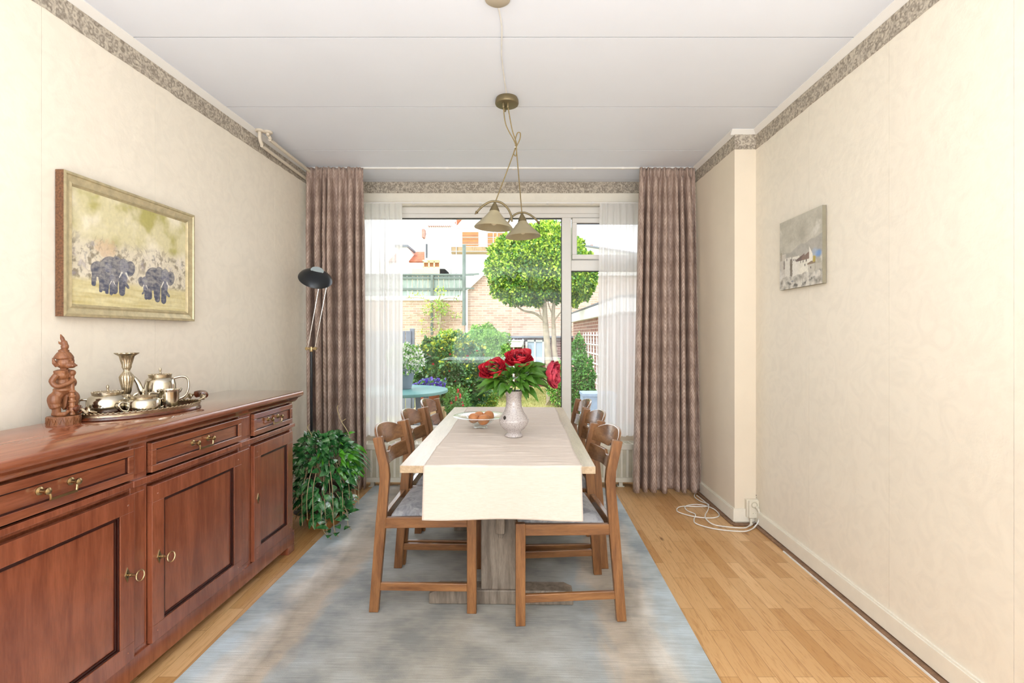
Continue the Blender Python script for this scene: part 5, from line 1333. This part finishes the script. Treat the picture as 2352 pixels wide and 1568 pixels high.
# --- dark shed at the foot of the outbuilding
sh=thing('garden_shed','low dark red brick shed with dark window and pipes behind the holly trunks','shed',(xx(1225,13),13.0,GZ-.02))
h0=zz(776,13)+b0; X0=xx(1150,13)-sh.location.x; X1=xx(1345,13)-sh.location.x
m=MB(); m.box(X0,X1,0,.8,0,h0); m.build('brickwork',M['brickd'],sh)
m=MB(); m.box(X0-.02,X1+.02,-.12,.85,h0,h0+.05); m.build('flat_roof',M['greyf'],sh,bevel=.01)
a,b_=xx(1207,13)-sh.location.x,xx(1250,13)-sh.location.x; z0_,z1_=zz(838,13)+b0,zz(780,13)+b0
wf=MB(); wf.box(a,b_,-.05,0,z0_,z0_+.05).box(a,b_,-.05,0,z1_-.05,z1_).box(a,a+.05,-.05,0,z0_,z1_).box(b_-.05,b_,-.05,0,z0_,z1_).box((a+b_)/2-.02,(a+b_)/2+.02,-.05,0,z0_,z1_)
wo=wf.build('window',M['wplast'],sh); MB().box(a+.04,b_-.04,-.02,-.005,z0_+.04,z1_-.04).build('pane',M['lblue'],wo)
for px in (1180,1201,1262):
    m=MB(); xq=xx(px,13)-sh.location.x; m.tube([(xq,-.06,.1),(xq,-.06,h0-.02)],.02,8); m.build('pipe',M['wplast'],sh,smooth=True)
wb=thing('window_planter','pale plastic planter box hanging on the dark shed','planter',(xx(1185,12.8),12.8,zz(797,12.8)))
m=MB(); m.add([(-.15,-.1,0),(.15,-.1,0),(.15,.1,0),(-.15,.1,0),(-.20,-.13,.16),(.20,-.13,.16),(.20,.13,.16),(-.20,.13,.16)],[(3,2,1,0),(4,5,6,7),(0,1,5,4),(1,2,6,5),(2,3,7,6),(3,0,4,7)]); m.box(-.21,.21,-.14,.14,.15,.19); m.build('trough',M['wplast'],wb,bevel=.008)
m=MB(); m.box(-.17,-.15,.09,.20,.10,.19).box(.15,.17,.09,.20,.10,.19); m.build('hook',M['greyf'],wb)
# --- right annex with trellis
an=thing('brick_annex','low brick annex with white roof edge along the right side of the garden','annex',(1.50,0,GZ-.02))
ya_,yb_=6.6,12.4; h=1.62
m=MB(); m.box(0,2.5,ya_,yb_,0,h+.1); m.build('brickwork',M['bricks'],an)
m=MB(); m.box(-.10,2.6,ya_-.1,yb_+.05,h+.06,h+.26); m.build('fascia',M['render'],an,bevel=.008)
m=MB(); m.box(-.11,2.62,ya_-.12,yb_+.06,h+.262,h+.29); m.build('roof_edge',M['greyf'],an)
tr_=thing('white_trellis','white lattice trellis fixed on the annex brick wall','trellis',(1.47,9.2,GZ+.1))
m=MB()
for k in range(9): m.box(-.012,.006,-1.5+k*.33,-1.475+k*.33,0,1.30)
for k in range(8): m.box(-.018,-.004,-1.5,1.17,.05+k*.17,.07+k*.17)
m.build('lattice',M['render'],tr_)
# --- houses beyond
Dh=35.0
def hx(px): return xx(px,Dh)
def hz(py): return zz(py,Dh)
hb=thing('white_rendered_house','tall white rendered house under renovation behind the gardens','house',(0,Dh,GZ-.02))
B=b0
m=MB(); m.box(hx(1038),hx(1236),0,8,0,hz(440)+B)
m.build('main_wall',M['render'],hb)
m=MB(); m.prism([(hx(975),0),(hx(1040),0),(hx(1040),hz(521)+B),(hx(986),hz(521)+B),(hx(975),hz(545)+B)],.1,6,'y'); m.build('side_wing',M['render'],hb)
m=MB()
for k in range(12): m.box(hx(983+4.8*k),hx(985.6+4.8*k),-.1,6,hz(521)+B,hz(517)+B)
m.build('tile_row',M['bricks'],hb)
for (a,b_,c_,d_) in ((1062,1099,533,565),(1120,1157,535,566)):
    wo=MB().box(hx(a),hx(b_),-.05,.02,hz(d_)+B,hz(c_)+B).build('window_boarding',M['ply'],hb)
    m=MB(); 
    for q in (1,2,3): zq=hz(d_)+(hz(c_)-hz(d_))*q/4+B; m.box(hx(a),hx(b_),-.06,-.045,zq-.015,zq+.015)
    m.build('board_joint',M['bricks'],wo)
MB().box(hx(977.5),hx(982),.0,.1,hz(592)+B,hz(560)+B).build('narrow_window',M['dglass'],hb)
m=MB(); m.box(hx(970),hx(977),-.3,.4,hz(547)+B,hz(527)+B); m.build('chimney',M['bricks'],hb,bevel=.05)
m=MB(); m.add([(hx(1046),-.4,hz(514)+B),(hx(1050),-.4,hz(517)+B),(hx(1066),-.4,hz(498)+B),(hx(1058),-.4,hz(498)+B),(hx(1046),1,hz(514)+B),(hx(1050),1,hz(517)+B),(hx(1066),1,hz(498)+B),(hx(1058),1,hz(498)+B)],[(0,1,2,3),(7,6,5,4),(0,4,5,1),(1,5,6,2),(2,6,7,3),(3,7,4,0)]); m.build('gable_tiles',M['rtile'],hb)
sc=thing('scaffolding','steel scaffolding with plank platform on the white rendered house','scaffold',(0,Dh-1.6,GZ-.02))
Ds=Dh-1.6
sx=lambda px: xx(px,Ds); sz=lambda py: zz(py,Ds)+B
for px in (1036,1048,1133,1142,1184): MB().tube([(sx(px),0,0),(sx(px),0,sz(480))],.03,8).build('upright',M['steel'],sc,smooth=True)
for (a,b_,py) in ((1036,1190,524),(1036,1190,545),(1036,1160,561),(1036,1140,577)): MB().tube([(sx(a),0,sz(py)),(sx(b_),0,sz(py))],.026,8).build('rail_tube',M['steel'],sc,smooth=True)
m=MB(); m.box(sx(1034),sx(1130),.1,1.0,sz(579),sz(566)); m.build('plank_platform',M['postw'],sc,bevel=.01)
MB().tube([(sx(1074),0,sz(615)),(sx(1112),0,sz(588))],.012,6).build('brace',M['steel'],sc)
tl_=thing('timber_dormer','unfinished timber dormer in front of the white house','dormer',(0,Dh-3,0))
Dd=Dh-3; dx=lambda px: xx(px,Dd); dz=lambda py: zz(py,Dd)
m=MB(); m.box(dx(946),dx(1022),0,2,GZ-.02,dz(617)).box(dx(970),dx(1010),.1,2,dz(617),dz(612)).box(dx(970),dx(1010),.1,2,dz(602),dz(596))
for px in (970,983,995,1008): m.box(dx(px),dx(px+3),.1,.3,dz(613),dz(600))
m.build('timber_frame',M['lwood'],tl_)
m=MB(); m.box(dx(971),dx(1009),.3,.35,dz(613),dz(601)); m.build('window_opening',M['ply'],tl_)
m=MB()
m.prism([(dx(980),dz(597)),(dx(1022),dz(597)),(dx(1022),dz(590)),(dx(986),dz(590))],0,2,'y'); m.box(dx(1010),dx(1022),0,2,dz(640),dz(597)); m.build('cladding',M['render'],tl_)
oh=thing('orange_roofed_house','small house with orange tiled roof and white dormer at the far left','house',(0,Dh+1,0))
Do=Dh+1; ox=lambda px: xx(px,Do); oz=lambda py: zz(py,Do)
m=MB(); m.add([(ox(890),0,oz(600)),(ox(972),0,oz(600)),(ox(972),3,oz(562)),(ox(925),3,oz(562)),(ox(905),3,oz(562)),(ox(890),3,oz(562))],[(0,1,2,3,4,5)])
m.v+= [(a,b+.3,c-.1) for a,b,c in m.v[:6]]; m.f.append((11,10,9,8,7,6)); m.f+=[(i,(i+1)%6,6+(i+1)%6,6+i) for i in range(6)]; m.m=[0]*len(m.f)
m.build('roof',M['rtile'],oh)
m=MB(); m.box(ox(860),ox(972),.2,6,-.1,oz(600)); m.build('wall',M['render'],oh)
m=MB(); m.box(ox(915),ox(939),-.6,2,oz(640),oz(570)); dm=m.build('dormer',M['render'],oh)
m=MB(); m.box(ox(912),ox(942),-.8,2,oz(571),oz(566)); m.build('dormer_roof',M['greyf'],dm)
m=MB(); m.box(ox(966),ox(972),1.5,3,oz(580),oz(552)); m.build('chimney',M['bricks'],oh)
# right-hand neighbour
nb=thing('distant_white_house','distant white house with low gable and small chimney at the right','house',(0,40,0))
Dn=40; nx=lambda px: xx(px,Dn); nz=lambda py: zz(py,Dn)
m=MB(); m.prism([(nx(1280),-.1),(nx(1560),-.1),(nx(1560),nz(600)),(nx(1420),nz(572)),(nx(1345),nz(566)),(nx(1280),nz(575))],0,6,'y'); m.build('wall',M['render'],nb)
m=MB(); m.bar((nx(1280),2.9,nz(574)),(nx(1345),2.9,nz(565)),6.4,.12); m.bar((nx(1345),2.9,nz(565)),(nx(1560),2.9,nz(598)),6.4,.12); m.build('roof',M['greyf'],nb)
m=MB(); m.box(nx(1361),nx(1367),1,1.6,nz(568),nz(556)); m.build('chimney',M['bricks'],nb)
MB().box(nx(1354),nx(1356.5),-.08,0,nz(640),nz(572)).build('drain_pipe',M['steel'],nb)
